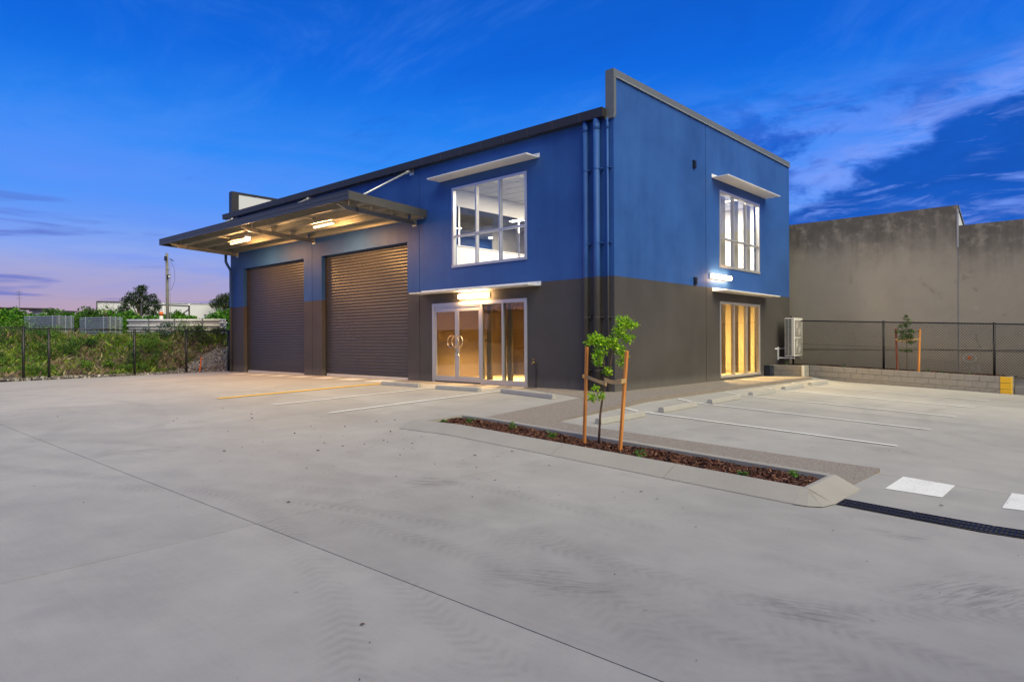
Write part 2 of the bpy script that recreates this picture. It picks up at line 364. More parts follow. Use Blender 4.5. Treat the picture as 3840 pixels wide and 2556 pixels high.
def aggregate_material():
    m = bpy.data.materials.new('exposed_aggregate'); m.use_nodes = True; t = NT(m.node_tree); b = t.n['Principled BSDF']
    pos = t.node('ShaderNodeNewGeometry').outputs['Position']
    vo = t.node('ShaderNodeTexVoronoi', {'Scale': 75.0, 'Vector': pos}); cell = t.node('ShaderNodeSeparateColor', {0: vo.outputs['Color']}).outputs[0]
    big = t.noise(pos, 1.3, 5, .6); c = t.mix(cell, (.120, .098, .085), (.40, .35, .31)); c = t.mix(t.math('MULTIPLY', big, .7), c, (.235, .205, .185))
    t.l.new(c, b.inputs['Base Color']); b.inputs['Roughness'].default_value = .8
    bp = t.node('ShaderNodeBump', {'Strength': .6, 'Distance': .008, 'Height': vo.outputs['Distance']}); t.l.new(bp.outputs[0], b.inputs['Normal'])
    return m
M_AGG = aggregate_material()

def stained_concrete():
    m = bpy.data.materials.new('weathered_tilt_panel'); m.use_nodes = True; t = NT(m.node_tree); b = t.n['Principled BSDF']
    pos = t.node('ShaderNodeNewGeometry').outputs['Position']; z = t.node('ShaderNodeSeparateXYZ', {0: pos}).outputs[2]; x = t.node('ShaderNodeSeparateXYZ', {0: pos}).outputs[0]
    big = t.noise(pos, .5, 6, .65, .5); mid = t.noise(pos, 2.2, 6, .65); stk = t.noise(t.mapv(pos, (3.2, 3.2, .28)), 1.0, 6, .7, .3); fine = t.noise(pos, 30, 4, .7)
    c = t.mix(big, (.300, .254, .190), (.465, .410, .320)); c = t.mix(t.math('MULTIPLY', mid, .5), c, (.28, .25, .205)); c = t.mix(t.math('MULTIPLY', fine, .2), c, (.40, .36, .30))
    top = t.math('SUBTRACT', 6.04, t.math('MULTIPLY', t.math('GREATER_THAN', x, 5.52), .72)); h = t.math('SUBTRACT', top, z)
    run = t.math('SUBTRACT', 1.0, t.sstep(t.math('ADD', h, t.math('ADD', t.math('MULTIPLY', stk, -1.6), t.math('MULTIPLY', big, -2.2))), -1.75, .25))
    c = t.mix(t.math('MULTIPLY', t.math('MULTIPLY', run, t.sstep(mid, .22, .55)), .74), c, (.05, .045, .038))
    bl = t.math('MULTIPLY', t.sstep(t.noise(t.mapv(pos, (.5, .5, .5), (4, 0, 1)), 1.6, 6, .75, 1.0), .60, .74), .5); c = t.mix(bl, c, (.10, .09, .075))
    crack = t.node('ShaderNodeTexWave', {'Scale': .35, 'Distortion': 14.0, 'Detail': 5.0, 'Vector': pos}); ck = t.math('MULTIPLY', t.sstep(crack.outputs[1], .97, 1.0), t.sstep(mid, .5, .62)); c = t.mix(t.math('MULTIPLY', t.math('MULTIPLY', ck, t.sstep(big, .56, .66)), .7), c, (.07, .06, .05))
    pale = t.math('MULTIPLY', t.sstep(t.noise(t.mapv(pos, (1, 1, 1), (9, 3, 2)), 1.1, 5, .7), .66, .78), .35); c = t.mix(pale, c, (.5, .48, .45))
    t.l.new(c, b.inputs['Base Color']); b.inputs['Roughness'].default_value = .85
    bp = t.node('ShaderNodeBump', {'Strength': .35, 'Distance': .02, 'Height': t.math('ADD', mid, fine)}); t.l.new(bp.outputs[0], b.inputs['Normal'])
    return m
M_STAIN = stained_concrete()

def timber_material(name, ca, cb):
    m = bpy.data.materials.new(name); m.use_nodes = True; t = NT(m.node_tree); b = t.n['Principled BSDF']; MATS[name] = m
    pos = t.node('ShaderNodeTexCoord').outputs['Object']
    g = t.noise(t.mapv(pos, (38, 38, 1.6)), 1.0, 5, .65, .6); k = t.noise(t.mapv(pos, (6, 6, 2.0)), 1.0, 3, .5)
    c = t.mix(t.sstep(g, .3, .7), ca, cb); c = t.mix(t.math('MULTIPLY', t.sstep(k, .66, .74), .8), c, (.05, .018, .006)); t.l.new(c, b.inputs['Base Color']); b.inputs['Roughness'].default_value = .6
    return m

M_STEELDK = mat('dark_fascia_steel', (.062, .060, .060), .45, 0, .10, 2)
M_GUTTER = mat('dark_gutter_steel', (.026, .024, .023), .42, 0, .12, 2)
M_CAP = mat('grey_capping_steel', (.135, .145, .145), .42, .0, .10, 2)
M_GALV = mat('galvanised_steel', (.42, .41, .38), .42, .75, .18, 9, .06, 30)
M_GALV2 = mat('bright_zinc_steel', (.58, .60, .62), .38, .6, .12, 9)
M_SHEET = mat('zincalume_sheet', (.50, .49, .46), .36, .8, .10, 5)
M_SLAT = mat('roller_door_paint', (.058, .055, .056), .40, .2, .14, 1.6, 0, 40, .6, .15)
M_ALU = mat('silver_anodised_aluminium', (.56, .55, .56), .34, .55, .06, 3)
M_WHITE = mat('white_powder_coat', (.80, .80, .80), .45, 0, .05, 3)
M_WALLIN = mat('white_plasterboard', (.80, .78, .74), .7, 0, .04, 1.5)
M_CEIL = mat('ceiling_tile', (.82, .81, .79), .8, 0, .04, 4)
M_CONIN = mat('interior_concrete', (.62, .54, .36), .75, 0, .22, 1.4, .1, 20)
M_FLOORIN = mat('interior_floor', (.42, .34, .22), .35, 0, .15, 1.2)
M_CARPET = mat('dark_carpet', (.08, .08, .09), .9, 0, .2, 20)
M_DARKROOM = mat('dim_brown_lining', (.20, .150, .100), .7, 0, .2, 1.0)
M_PAD = mat('precast_wheel_stop', (.37, .35, .325), .8, 0, .16, 5, .4, 60)
M_KERB = mat('kerb_concrete', (.335, .315, .290), .78, 0, .16, 2.2, .3, 50)
M_KERBS = mat('footpath_edge_concrete', (.235, .195, .165), .8, 0, .18, 2.2, .3, 50)
M_SUB = mat('joint_filler', (.035, .033, .032), .9)
def line_paint(name, col, wear):
    m = bpy.data.materials.new(name); m.use_nodes = True; t = NT(m.node_tree); b = t.n['Principled BSDF']; MATS[name] = m
    pos = t.node('ShaderNodeNewGeometry').outputs['Position']; n1 = t.noise(pos, 28, 6, .75); n2 = t.noise(pos, 1.6, 4, .6)
    wm = t.math('MULTIPLY', t.sstep(t.math('ADD', t.math('MULTIPLY', n1, .6), t.math('MULTIPLY', n2, .4)), .50, .66), wear)
    t.l.new(t.mix(wm, t.mix(n2, tuple(x * .9 for x in col), col), (.40, .385, .365)), b.inputs['Base Color']); b.inputs['Roughness'].default_value = .65
    return m
M_LINE = line_paint('white_line_paint', (.84, .84, .83), .55)
M_YEL = line_paint('yellow_line_paint', (.85, .50, .012), .3)
M_YELB = mat('yellow_block_paint', (.80, .46, .02), .6, 0, .08, 6, .3, 60)
M_BLOCK = mat('split_grey_block', (.285, .262, .232), .85, 0, .20, 7, .5, 70)
M_MORTAR = mat('mortar', (.17, .155, .14), .9, 0, .15, 20)
M_MULCHB = mat('mulch_bed', (.055, .028, .019), .95, 0, .5, 18, .8, 40)
M_BLACK = mat('black_vinyl_coat', (.008, .008, .009), .45, 0, .1, 5)
M_IRON = mat('black_cast_grate', (.012, .010, .010), .5, .3, .3, 12)
M_CREAM = mat('cream_plastic', (.62, .60, .54), .45, 0, .06, 4)
M_ACW = mat('ac_casing_white', (.66, .64, .60), .45, 0, .05, 4)
M_ACD = mat('ac_coil_dark', (.03, .05, .04), .6, .2, .3, 30)
M_ACF = mat('ac_fan_guard', (.26, .23, .215), .6, 0, .15, 30)
M_BRASS = mat('aged_brass', (.42, .28, .10), .35, .9, .15, 10)
M_BRONZE = mat('gold_tone_steel', (.72, .56, .36), .22, 1.0, .05, 5)
M_DKPLAS = mat('dark_navy_plastic', (.012, .018, .035), .45, 0, .1, 4)
M_EARTH = mat('bare_earth', (.155, .125, .095), .95, 0, .35, 1.3, .8, 12)
M_GRAVEL = mat('grey_gravel', (.235, .220, .205), .9, 0, .45, 14, 1.0, 22)
M_POLE = mat('weathered_timber_pole', (.20, .19, .165), .85, 0, .25, 6, .5, 25, .3, .3)
M_ORANGE = mat('orange_marker_paint', (.85, .16, .02), .55, 0, .08, 6)
M_PVC = mat('white_pvc_pipe', (.70, .67, .64), .4, 0, .10, 3)
M_SHEDW = mat('far_white_cladding', (.60, .61, .64), .6, 0, .05, .6)
M_TRIMD = mat('far_dark_trim', (.06, .06, .07), .6)
M_ROOFB = mat('brown_tile_roof', (.22, .095, .065), .8, 0, .25, 3)
M_TIMB = timber_material('orange_hardwood', (.78, .32, .07), (.52, .17, .03))
M_TIMR = timber_material('red_brown_hardwood', (.24, .06, .03), (.12, .03, .015))
M_HESS = mat('hessian_strap', (.60, .38, .17), .85, 0, .18, 40, .4, 90)
M_BARK = mat('sapling_bark', (.13, .075, .05), .85, 0, .3, 25, .4, 40)
M_LEAF = leafmat('leaf')
M_GRASS = leafmat('weed_blade', .3)
M_CHIP = leafmat('bark_chip', 0.0, .8)
E_WARM = emit('lit_diffuser_warm', (1.0, .72, .34), 3.0)
E_WHITE = emit('lit_diffuser_white', (1.0, .90, .70), 3.5)
G_CLEAR = glass('clear_glass', (.92, .93, .92), .035)
G_TINT = glass('grey_tinted_glass', (.66, .62, .56), .075)

# ================================================================== GROUND
g = MB()
N = 60
xs = [-700, -400, -220, -140] + list(np.linspace(-110, -23.3, 64)) + [-22, 0, 30, 120, 400, 900]
ys = [-700, -300, -120, -60, -30] + list(np.linspace(-22, 34, 50)) + [50, 90, 160, 400, 900]
def gz(x, y):
    if x > -23.25: return -.75
    return bank(x, y) if y > -200 else 1.5
gi = {}
for i, x in enumerate(xs):
    for j, y in enumerate(ys): gi[i, j] = len(g.v); g.v.append((x, y, gz(x, y)))
for i in range(len(xs) - 1):
    for j in range(len(ys) - 1): g.f.append((gi[i, j], gi[i + 1, j], gi[i + 1, j + 1], gi[i, j + 1]))
ground = g.build('ground', M_EARTH, smooth=True, label='bare brown earth under the weeds beyond the left fence', cat='ground', kind='structure')

driveway = MB()
driveway.box(-22.95, 24, -27, 13.1, -.72, -.60)
driveway = driveway.build('driveway', M_SUB, label='pale grey broom finished concrete yard with saw cut joints', cat='driveway', kind='structure')
gx = [-22.95, -16.25, -9.5, -2.75, 4.0, 10.75, 17.5, 24.0]; gy = [-27, -18.35, -11.67, -5.0, 1.7, 8.3, 11.05]
for i in range(len(gx) - 1):
    for j in range(len(gy) - 1):
        x0, x1, y0, y1 = gx[i] + .0048, gx[i + 1] - .0048, gy[j] + .0048, gy[j + 1] - .0048
        if x1 <= 0 and y0 > 0: continue
        if j == 5 and x1 < 5: continue
        if x0 < 0 and x1 > 0 and y1 > 0 and y0 >= 0: continue
        if x1 <= 0 and y1 > 0: y1 = .24
        if x0 < 0 < x1 and y0 >= 0: x0 = .02
        draped('slab', [(x0, y0), (x1, y0), (x1, y1), (x0, y1)], terr, M_CONC, driveway, .55, .45)
draped('slab', [(.02, 1.71), (3.994, 1.71), (3.994, 8.29), (.02, 8.29)], terr, M_CONC, driveway, .55, .45)
draped('slab', [(.02, 8.31), (3.994, 8.31), (3.994, 11.0), (.02, 11.0)], terr, M_CONC, driveway, .55, .45)

def strip(a, b, wd, m, name='painted_line'):
    a, b = Vector(a), Vector(b); d = (b - a).normalized(); n = Vector((-d.y, d.x)) * wd / 2
    return draped(name, [(a + n)[:], (b + n)[:], (b - n)[:], (a - n)[:]], lambda x, y: terr(x, y) + .012, m, driveway, .4, 0)
strip((-7.86, -6.86), (-7.9, -1.5), .26, M_YEL)
strip((-5.03, -6.8), (-5.08, -1.75), .115, M_LINE)
strip((-2.48, -6.9), (-2.72, -1.2), .115, M_LINE)
for y, xa in ((-2.42, 1.75), (.12, 1.7), (2.85, 1.68), (5.45, 1.68), (7.85, 1.68)):
    strip((xa, y + .08), (7.03, y - .08), .095, M_LINE)
for x0 in (7.62, 8.72):
    draped('painted_block', [(x0, -5.85), (x0 + .56, -5.80), (x0 + .56, -5.0), (x0, -4.95)], lambda x, y: terr(x, y) + .005, M_LINE, driveway, .3, 0)
# pale hazard bars in front of the roller doors
for k in range(7):
    xk = -19.6 + k * 1.72
    draped('painted_bar', [(xk, -1.35), (xk + .95, -1.2), (xk + .80, -.42), (xk - .15, -.5)], lambda x, y: terr(x, y) + .004, mat('worn_line_paint', (.74, .73, .71), .7, 0, .14, 5), driveway, .5, 0)

footpath = draped('footpath', [(-8.45, 0.0), (-8.45, -.66), (-2.4, -.68), (.19, -1.70), (.80, -6.10), (7.30, -6.10), (7.34, -4.88), (2.0, -4.90), (1.58, -1.2), (1.55, 10.28), (0.0, 10.28), (0.0, 0.0)],
                  pathz, M_AGG, None, .45, .22, label='brown exposed aggregate footpath wrapping the building corner', cat='footpath', kind='structure')
# plain concrete face of the footpath edge
ke = MB(); pts = [(2.0, -4.88), (1.90, -4.0), (1.80, -3.0), (1.69, -2.0), (1.60, -1.2), (1.575, 0), (1.57, 2), (1.57, 5), (1.57, 8), (1.57, 10.27)]
for a, b in zip(pts[:-1], pts[1:]):
    ke.quad((a[0] + .004, a[1], terr(*a) - .05), (b[0] + .004, b[1], terr(*b) - .05), (b[0] + .004, b[1], pathz(b[0] - .05, b[1]) - .002), (a[0] + .004, a[1], pathz(a[0] - .05, a[1]) - .002))
ke.build('edge_face', M_KERBS, footpath)

# ================================================================== WAREHOUSE
WH = empty('warehouse', (-11, 6, 0), 'blue and charcoal two storey concrete warehouse with two roller doors', 'building')
def part(name, mb, m, parent=None, smooth=False, label=None):
    """part of the warehouse (or sub-part of parent), given in world coordinates"""
    p = parent or WH
    base = Vector(WH.location) if p is WH else Vector(WH.location) + Vector(p.location)
    mb.v = [(q[0] - base.x, q[1] - base.y, q[2] - base.z) for q in mb.v]
    return mb.build(name, m, p, smooth, label=label)
def grp(name, loc, label=None):
    o = bpy.data.objects.new(name, None); COL.objects.link(o); o.parent = WH; o.location = Vector(loc) - Vector(WH.location); o.empty_display_size = .2
    if label: o['label'] = label
    return o
def wallgrid(us, zs, solid, t0, t1, axis):
    """cells of a wall plane with openings; only outer faces are made. axis 'y': wall in the xz plane from y=t0 to t1"""
    mb = MB(); P = (lambda u, t, z: (u, t, z)) if axis == 'y' else (lambda u, t, z: (t, u, z))
    nu, nz = len(us) - 1, len(zs) - 1
    S = lambda i, j: 0 <= i < nu and 0 <= j < nz and solid(.5 * (us[i] + us[i + 1]), .5 * (zs[j] + zs[j + 1]))
    for i in range(nu):
        for j in range(nz):
            if not S(i, j): continue
            u0, u1, z0, z1 = us[i], us[i + 1], zs[j], zs[j + 1]
            for t in (t0, t1): mb.quad(P(u0, t, z0), P(u1, t, z0), P(u1, t, z1), P(u0, t, z1))
            if not S(i - 1, j): mb.quad(P(u0, t0, z0), P(u0, t1, z0), P(u0, t1, z1), P(u0, t0, z1))
            if not S(i + 1, j): mb.quad(P(u1, t0, z0), P(u1, t1, z0), P(u1, t1, z1), P(u1, t0, z1))
            if not S(i, j - 1): mb.quad(P(u0, t0, z0), P(u1, t0, z0), P(u1, t1, z0), P(u0, t1, z0))
            if not S(i, j + 1): mb.quad(P(u0, t0, z1), P(u1, t0, z1), P(u1, t1, z1), P(u0, t1, z1))
    v = mb; bm = bmesh.new(); me = bpy.data.meshes.new('t'); me.from_pydata(mb.v, [], mb.f); bm.from_mesh(me); bmesh.ops.remove_doubles(bm, verts=bm.verts, dist=1e-4)
    out = MB(); bm.verts.index_update(); out.v = [tuple(q.co) for q in bm.verts]; out.f = [tuple(q.index for q in f.verts) for f in bm.faces]; bm.free(); bpy.data.meshes.remove(me)
    return out
D1 = (-20.85, -15.40, 4.82); D2 = (-14.03, -8.53, 4.80)
WIN = (-6.22, -3.005, 3.72, 6.28); SHOP = (-7.205, -3.01, .06, 2.588)
RWU = (6.17, 9.47, 3.75, 6.28); RWL = (6.17, 9.47, .0975, 2.614)
WT = 7.30; B = -.45
def hole(d): return lambda u, z: not (d[0] < u < d[1] and z < d[2])
part('wall_panel', wallgrid([-22.2, D1[0], D1[1], -14.762], [B, D1[2], WT], hole(D1), 0, .30, 'y'), M_PAINT)
part('wall_panel', wallgrid([-14.738, D2[0], D2[1], -7.894], [B, D2[2], WT], hole(D2), 0, .30, 'y'), M_PAINT)
part('wall_panel', wallgrid([-7.870, SHOP[0], WIN[0], SHOP[1], WIN[1], -.232], [B, SHOP[2], SHOP[3], WIN[2], WIN[3], WT],
     lambda u, z: not ((SHOP[0] < u < SHOP[1] and SHOP[2] < z < SHOP[3]) or (WIN[0] < u < WIN[1] and WIN[2] < z < WIN[3])), 0, .20, 'y'), M_PAINT)
PT = 8.32
part('wall_panel', wallgrid([0.0, 5.192], [B, PT], lambda u, z: True, -.20, 0, 'x'), M_PAINT)
part('wall_panel', wallgrid([5.216, RWU[0], RWU[1], 12.47], [B, RWL[2], RWL[3], RWU[2], RWU[3], PT],
     lambda u, z: not (RWU[0] < u < RWU[1] and (RWL[2] < z < RWL[3] or RWU[2] < z < RWU[3])), -.20, 0, 'x'), M_PAINT)
part('wall_panel', wallgrid([0.31, 12.47], [B, 8.55], lambda u, z: True, -22.2, -22.0, 'x'), M_PAINT)
part('wall_panel', MB().box(-21.99, -.21, 12.27, 12.47, B, 7.9), M_PAINT)
# joint sealant behind the panel gaps
sm = mat('joint_sealant', (.012, .022, .06), .7)
part('joint_sealant', MB().box(-14.77, -14.73, .02, .25, B, 7.2), sm); part('joint_sealant', MB().box(-7.90, -7.86, .02, .18, B, 7.2), sm)
part('joint_sealant', MB().box(-.18, -.02, 5.185, 5.22, B, 8.28), sm); part('joint_sealant', MB().box(-.24, -.205, .02, .2, B, 7.2), sm)
# roof, gutter, capping
gzf = lambda x: 7.18 - .0075 * x
part('roof', MB().poly([(-22, .1, 7.58), (-.2, .1, 7.42), (-.2, 12.3, 7.75), (-22, 12.3, 7.85)]), M_SHEET)
gut = grp('gutter', (-11, -.1, 7.3), 'dark box gutter along the front eave')
gm = MB()
def gsec(x, dz=0): return [(x, -.20, gzf(x)), (x, .0 - .004, gzf(x)), (x, -.004, gzf(x) + .22), (x, -.22, gzf(x) + .235)]
A_, B_ = gsec(-22.62), gsec(-.205)
for k in range(4): gm.quad(A_[k], A_[(k + 1) % 4], B_[(k + 1) % 4], B_[k])
gm.poly(A_); gm.poly(B_[::-1])
part('gutter_trough', gm, M_GUTTER, gut)
for k in range(24):
    xk = -.95 - k * .93
    if xk < -22.4: break
    z0 = gzf(xk); s_ = MB()
    for a in (0,):
        s_.quad((xk - .012, -.2035, z0 - .004), (xk + .012, -.2035, z0 - .004), (xk + .012, -.2245, z0 + .238), (xk - .012, -.2245, z0 + .238))
        s_.quad((xk - .012, -.2035, z0 - .004), (xk + .012, -.2035, z0 - .004), (xk + .012, -.01, z0 - .004), (xk - .012, -.01, z0 - .004))
    part('gutter_strap', s_, mat('gutter_strap_steel', (.085, .075, .065), .4, .2), gut)
cp = grp('parapet_capping', (0, 0, 8.3), 'grey folded metal capping on the right parapet')
part('cap_top', MB().box(-.225, .03, -.035, 12.50, 8.325, 8.41), M_CAP, cp)
part('cap_side', MB().box(.004, .034, -.03, 12.49, 8.20, 8.322), M_CAP, cp)
part('cap_drip', MB().box(.036, .052, .07, 12.47, 8.195, 8.222), mat('capping_edge', (.30, .33, .33), .4, .2), cp)
part('cap_end', MB().box(-.228, .032, -.037, -.005, 7.22, 8.322), M_CAP, cp)
part('cap_end_return', MB().box(.004, .036, -.03, .075, 7.20, 8.195), M_CAP, cp)
part('cap_foot', MB().box(-.232, .04, -.06, .02, 7.13, 7.217), M_CAP, cp)
cl = grp('left_parapet', (-22.1, 0, 8), 'parapet at the far left roof edge with pale inner lining')
part('cap_top', MB().box(-22.25, -21.95, -.04, 12.5, 8.555, 8.66), M_GUTTER, cl); part('cap_end', MB().box(-22.25, -21.95, -.045, .305, 7.65, 8.552), M_GUTTER, cl)
part('inner_lining', MB().box(-21.995, -21.97, .31, 12.4, 7.5, 8.54), M_SHEDW, cl)

# roller doors ------------------------------------------------------
def slat_mesh():
    mb = MB(); n = 6; prof = []
    for k in range(n + 1):
        t = k / n; prof.append((-.011 * math.sin(PI * t), .110 * t))
    for a, b in zip(prof[:-1], prof[1:]): mb.quad((0, a[0], a[1]), (1, a[0], a[1]), (1, b[0], b[1]), (0, b[0], b[1]))
    mb.quad((0, 0.006, 0), (1, 0.006, 0), (1, 0, .0), (0, 0, .0)); mb.quad((0, 0.005, .117), (1, .005, .117), (1, 0, .110), (0, 0, .110))
    return mb.mesh('slat', M_SLAT, smooth=False)
SLAT = slat_mesh()
for (x0, x1, zt), zb, lab in ((D1, -.06, 'left roller door'), (D2, -.01, 'right roller door under the canopy')):
    rd = grp('roller_door', ((x0 + x1) / 2, .2, 0), lab)
    L = x1 - x0 - .10
    z = zb + .085; k = 0
    while z < zt + .05:
        o = link('slat', SLAT, rd, (x0 + .05 - rd.location.x - WH.location.x, .0, z - rd.location.z - WH.location.z)); o.scale = (L, 1, 1); z += .1175; k += 1
    part('bottom_rail', MB().box(x0 + .04, x1 - .04, .17, .225, zb - .02, zb + .08), mat('door_bottom_rail', (.68, .65, .60), .5, .1), rd)
    for xx in (x0 + .001, x1 - .071): part('guide_rail', MB().box(xx, xx + .07, .165, .26, zb - .02, zt), mat('door_guide', (.05, .042, .038), .4, .3), rd)
    part('head_box', MB().box(x0, x1, .235, .30, zt - .02, zt + .06), mat('door_head', (.03, .026, .024), .6), rd)

# windows -------------------------------------------------------------
def window_front(name, rect, cols, transom, gl, label, y=.035):
    x0, x1, z0, z1 = rect; gp = grp(name, ((x0 + x1) / 2, 0, z0), label); fw = .075; d = .11
    f = MB(); f.box(x0, x1, -.022, d, z1 - fw, z1 + .006); f.box(x0 - .004, x1 + .004, -.035, d, z0 - .006, z0 + fw); f.box(x0, x0 + fw, -.02, d, z0 + fw, z1 - fw); f.box(x1 - fw, x1, -.02, d, z0 + fw, z1 - fw)
    part('frame', f, M_ALU, gp)
    xs_ = [x0 + fw + (x1 - x0 - 2 * fw) * k / cols for k in range(cols + 1)]
    for k in range(1, cols): part('mullion', MB().box(xs_[k] - .028, xs_[k] + .028, -.012, d, z0 + fw, z1 - fw), M_ALU, gp)
    zs_ = [z0 + fw] + ([transom - .03, transom + .03] if transom else []) + [z1 - fw]
    if transom:
        for k in range(cols): part('transom', MB().box(xs_[k] + .03, xs_[k + 1] - .03, -.010, d - .01, transom - .03, transom + .03), M_ALU, gp)
    for k in range(cols):
        for a, b in ([(zs_[0], zs_[1]), (zs_[2], zs_[3])] if transom else [(zs_[0], zs_[1])]):
            part('pane', MB().box(xs_[k] + .002, xs_[k + 1] - .002, y, y + .008, a, b), gl, gp)
    return gp
def window_right(name, rect, cols, transom, gl, label):
    y0, y1, z0, z1 = rect; gp = grp(name, (0, (y0 + y1) / 2, z0), label); fw = .075; d = .11
    f = MB(); f.box(-d, .022, y0, y1, z1 - fw, z1 + .006); f.box(-d, .035, y0 - .004, y1 + .004, z0 - .006, z0 + fw); f.box(-d, .02, y0, y0 + fw, z0 + fw, z1 - fw); f.box(-d, .02, y1 - fw, y1, z0 + fw, z1 - fw)
    part('frame', f, M_ALU, gp)
    ys_ = [y0 + fw + (y1 - y0 - 2 * fw) * k / cols for k in range(cols + 1)]
    for k in range(1, cols): part('mullion', MB().box(-d, .012, ys_[k] - .028, ys_[k] + .028, z0 + fw, z1 - fw), M_ALU, gp)
    zs_ = [z0 + fw] + ([transom - .03, transom + .03] if transom else []) + [z1 - fw]
    if transom:
        for k in range(cols): part('transom', MB().box(-d + .01, .010, ys_[k] + .03, ys_[k + 1] - .03, transom - .03, transom + .03), M_ALU, gp)
    for k in range(cols):
        for a, b in ([(zs_[0], zs_[1]), (zs_[2], zs_[3])] if transom else [(zs_[0], zs_[1])]):
            part('pane', MB().box(-.043, -.035, ys_[k] + .002, ys_[k + 1] - .002, a, b), gl, gp)
window_front('window', WIN, 3, 4.72, G_CLEAR, 'upper front window of six lit panes')
window_right('window', RWU, 3, 4.72, G_CLEAR, 'upper right side window of six lit panes')
window_right('window', RWL, 3, None, glass('bronze_glass', (.86, .80, .66), .05), 'lower right side window of three tall yellow lit panes')
# shopfront
sf = grp('shopfront', (-5.1, 0, 0), 'silver framed glass entrance with double doors')
x0, x1, z0, z1 = SHOP; f = MB(); fw = .10
f.box(x0, x1, -.03, .12, z1 - fw, z1 + .004); f.box(x0, x0 + fw, -.028, .12, z0 - .05, z1 - fw); f.box(x1 - fw, x1, -.028, .12, z0 - .05, z1 - fw); f.box(-4.93, -4.86, -.026, .12, z0 - .05, z1 - fw); f.box(-4.86, x1 - fw, -.026, .12, z0 - .05, z0 + .10)
f.box(-4.02, -3.95, -.024, .118, z0 + .10, z1 - fw)
part('frame', f, M_ALU, sf)
for a, b in ((-7.10, -6.025), (-6.015, -4.935)):
    d_ = MB(); zt = 2.44; st = .085
    d_.box(a, a + st, -.004, .045, .055, zt); d_.box(b - st, b, -.004, .045, .055, zt); d_.box(a + st, b - st, -.003, .044, zt - .13, zt); d_.box(a + st, b - st, -.003, .044, .055, .22)
    part('door_leaf', d_, M_ALU, sf)
    part('pane', MB().box(a + st, b - st, .016, .024, .22, zt - .13), G_TINT, sf)
part('door_head', MB().box(-7.105, -4.93, -.02, .11, 2.442, 2.487), M_ALU, sf)
for a, b in ((-4.86, -4.02), (-3.95, -3.11)): part('pane', MB().box(a, b, .03, .038, z0 + .10, z1 - fw), G_TINT, sf)
for cx in (-6.02,):
    for sgn in (-1, 1):
        pts = []
        for k in range(25):
            t = 2 * PI * k / 24; pts.append((cx + sgn * .10 + .255 * (abs(math.cos(t)) ** .75) * (1 if math.cos(t) > 0 else -1), -.085, 1.33 + .20 * math.sin(t)))
        part('handle', MB().tube(pts, .022, 8, False), M_BRONZE, sf, True)
part('lock', MB().box(-6.08, -6.05, -.03, -.004, .98, 1.06), M_BRONZE, sf)
part('lever', MB().tube([(-5.93, -.05, 1.0), (-5.93, -.05, .94), (-5.86, -.05, .86)], .012, 6), M_BRONZE, sf)

# sunshades ----------------------------------------------------------
def shade(front, u0, u1, z, lab):
    o = grp('sunshade', ((u0 + u1) / 2, -.3, z) if front else (.3, (u0 + u1) / 2, z), lab)
    pl = MB(); up = MB()
    if front:
        pl.prism([(-.008, z - .02), (-.008, z), (-.55, z + .012), (-.56, z + .0), (-.55, z - .024)], 'x', u0, u1); up.box(u0, u1 + .02, -.014, -.002, z + .002, z + .11)
    else:
        pl.prism([(.008, z - .02), (.008, z), (.55, z + .012), (.56, z), (.55, z - .024)], 'y', u0, u1); up.box(.002, .014, u0 - .02, u1, z + .002, z + .11)
    part('blade', pl, M_WHITE, o); part('wall_flange', up, M_WHITE, o)
    for k in range(7):
        u = u0 + .12 + (u1 - u0 - .2) * k / 6
        bt = MB().tube([(u, -.016, z + .075), (u, -.026, z + .075)] if front else [(.016, u, z + .075), (.026, u, z + .075)], .012, 6); part('bolt', bt, M_GALV, o)
shade(True, -6.82, -2.53, 6.60, 'white sunshade blade over the upper front window')
shade(True, -7.76, -2.50, 2.94, 'long white sunshade blade over the glass entrance')
shade(False, 5.64, 10.05, 6.60, 'white sunshade blade over the upper right side window')
shade(False, 5.64, 10.0, 2.93, 'white sunshade blade over the lower right side window')

# downpipes ------------------------------------------------------------
def downpipe(x, r, ztop, lab, y=None):
    y = -(r + .03) if y is None else y
    o = grp('downpipe', (x, y, 0), lab)
    part('pipe', MB().tube([(x, y, -.02), (x, y, ztop)], r, 16), M_PAINT, o, True)
    part('collar', MB().tube([(x, y, ztop - .28), (x, y, ztop - .12)], r + .006, 16), M_PAINT, o, True)
    for z in (.55, 1.95, 3.9, 5.85): part('clip', MB().tube([(x, y, z), (x, y, z + .03)], r + .008, 16).box(x + r, x + r + .07, y - .012, -.003, z, z + .03), M_PAINT, o)
downpipe(-.83, .070, 7.18, 'left one of the paired corner downpipes')
downpipe(-.46, .088, 7.17, 'thicker one of the paired corner downpipes')
downpipe(-.155, .030, 7.15, 'thin conduit beside the building corner')
lp = grp('downpipe', (-22.0, -.12, 0), 'downpipe with swan neck at the far left corner')
part('pipe', MB().tube([(-21.98, -.10, -.1), (-21.98, -.10, 4.75), (-21.98, -.12, 4.85), (-21.72, -.40, 5.08), (-21.72, -.45, 5.2), (-21.72, -.45, 5.62)], .062, 14), M_PAINT, lp, True)
for z in (.6, 2.4, 4.2): part('clip', MB().tube([(-21.98, -.10, z), (-21.98, -.10, z + .035)], .072, 14), M_PAINT, lp)
# small wall fittings
for y, z in ((4.40, 6.77), (4.43, 3.17)):
    o = grp('wall_vent', (0, y, z), 'small dark vent box beside the panel joint')
    part('body', MB().box(.002, .05, y - .075, y + .075, z - .12, z + .12), M_DKPLAS, o)
    for k in range(2): part('louvre', MB().box(.052, .075, y - .055 + k * .065, y - .015 + k * .065, z - .10, z + .10), M_DKPLAS, o)

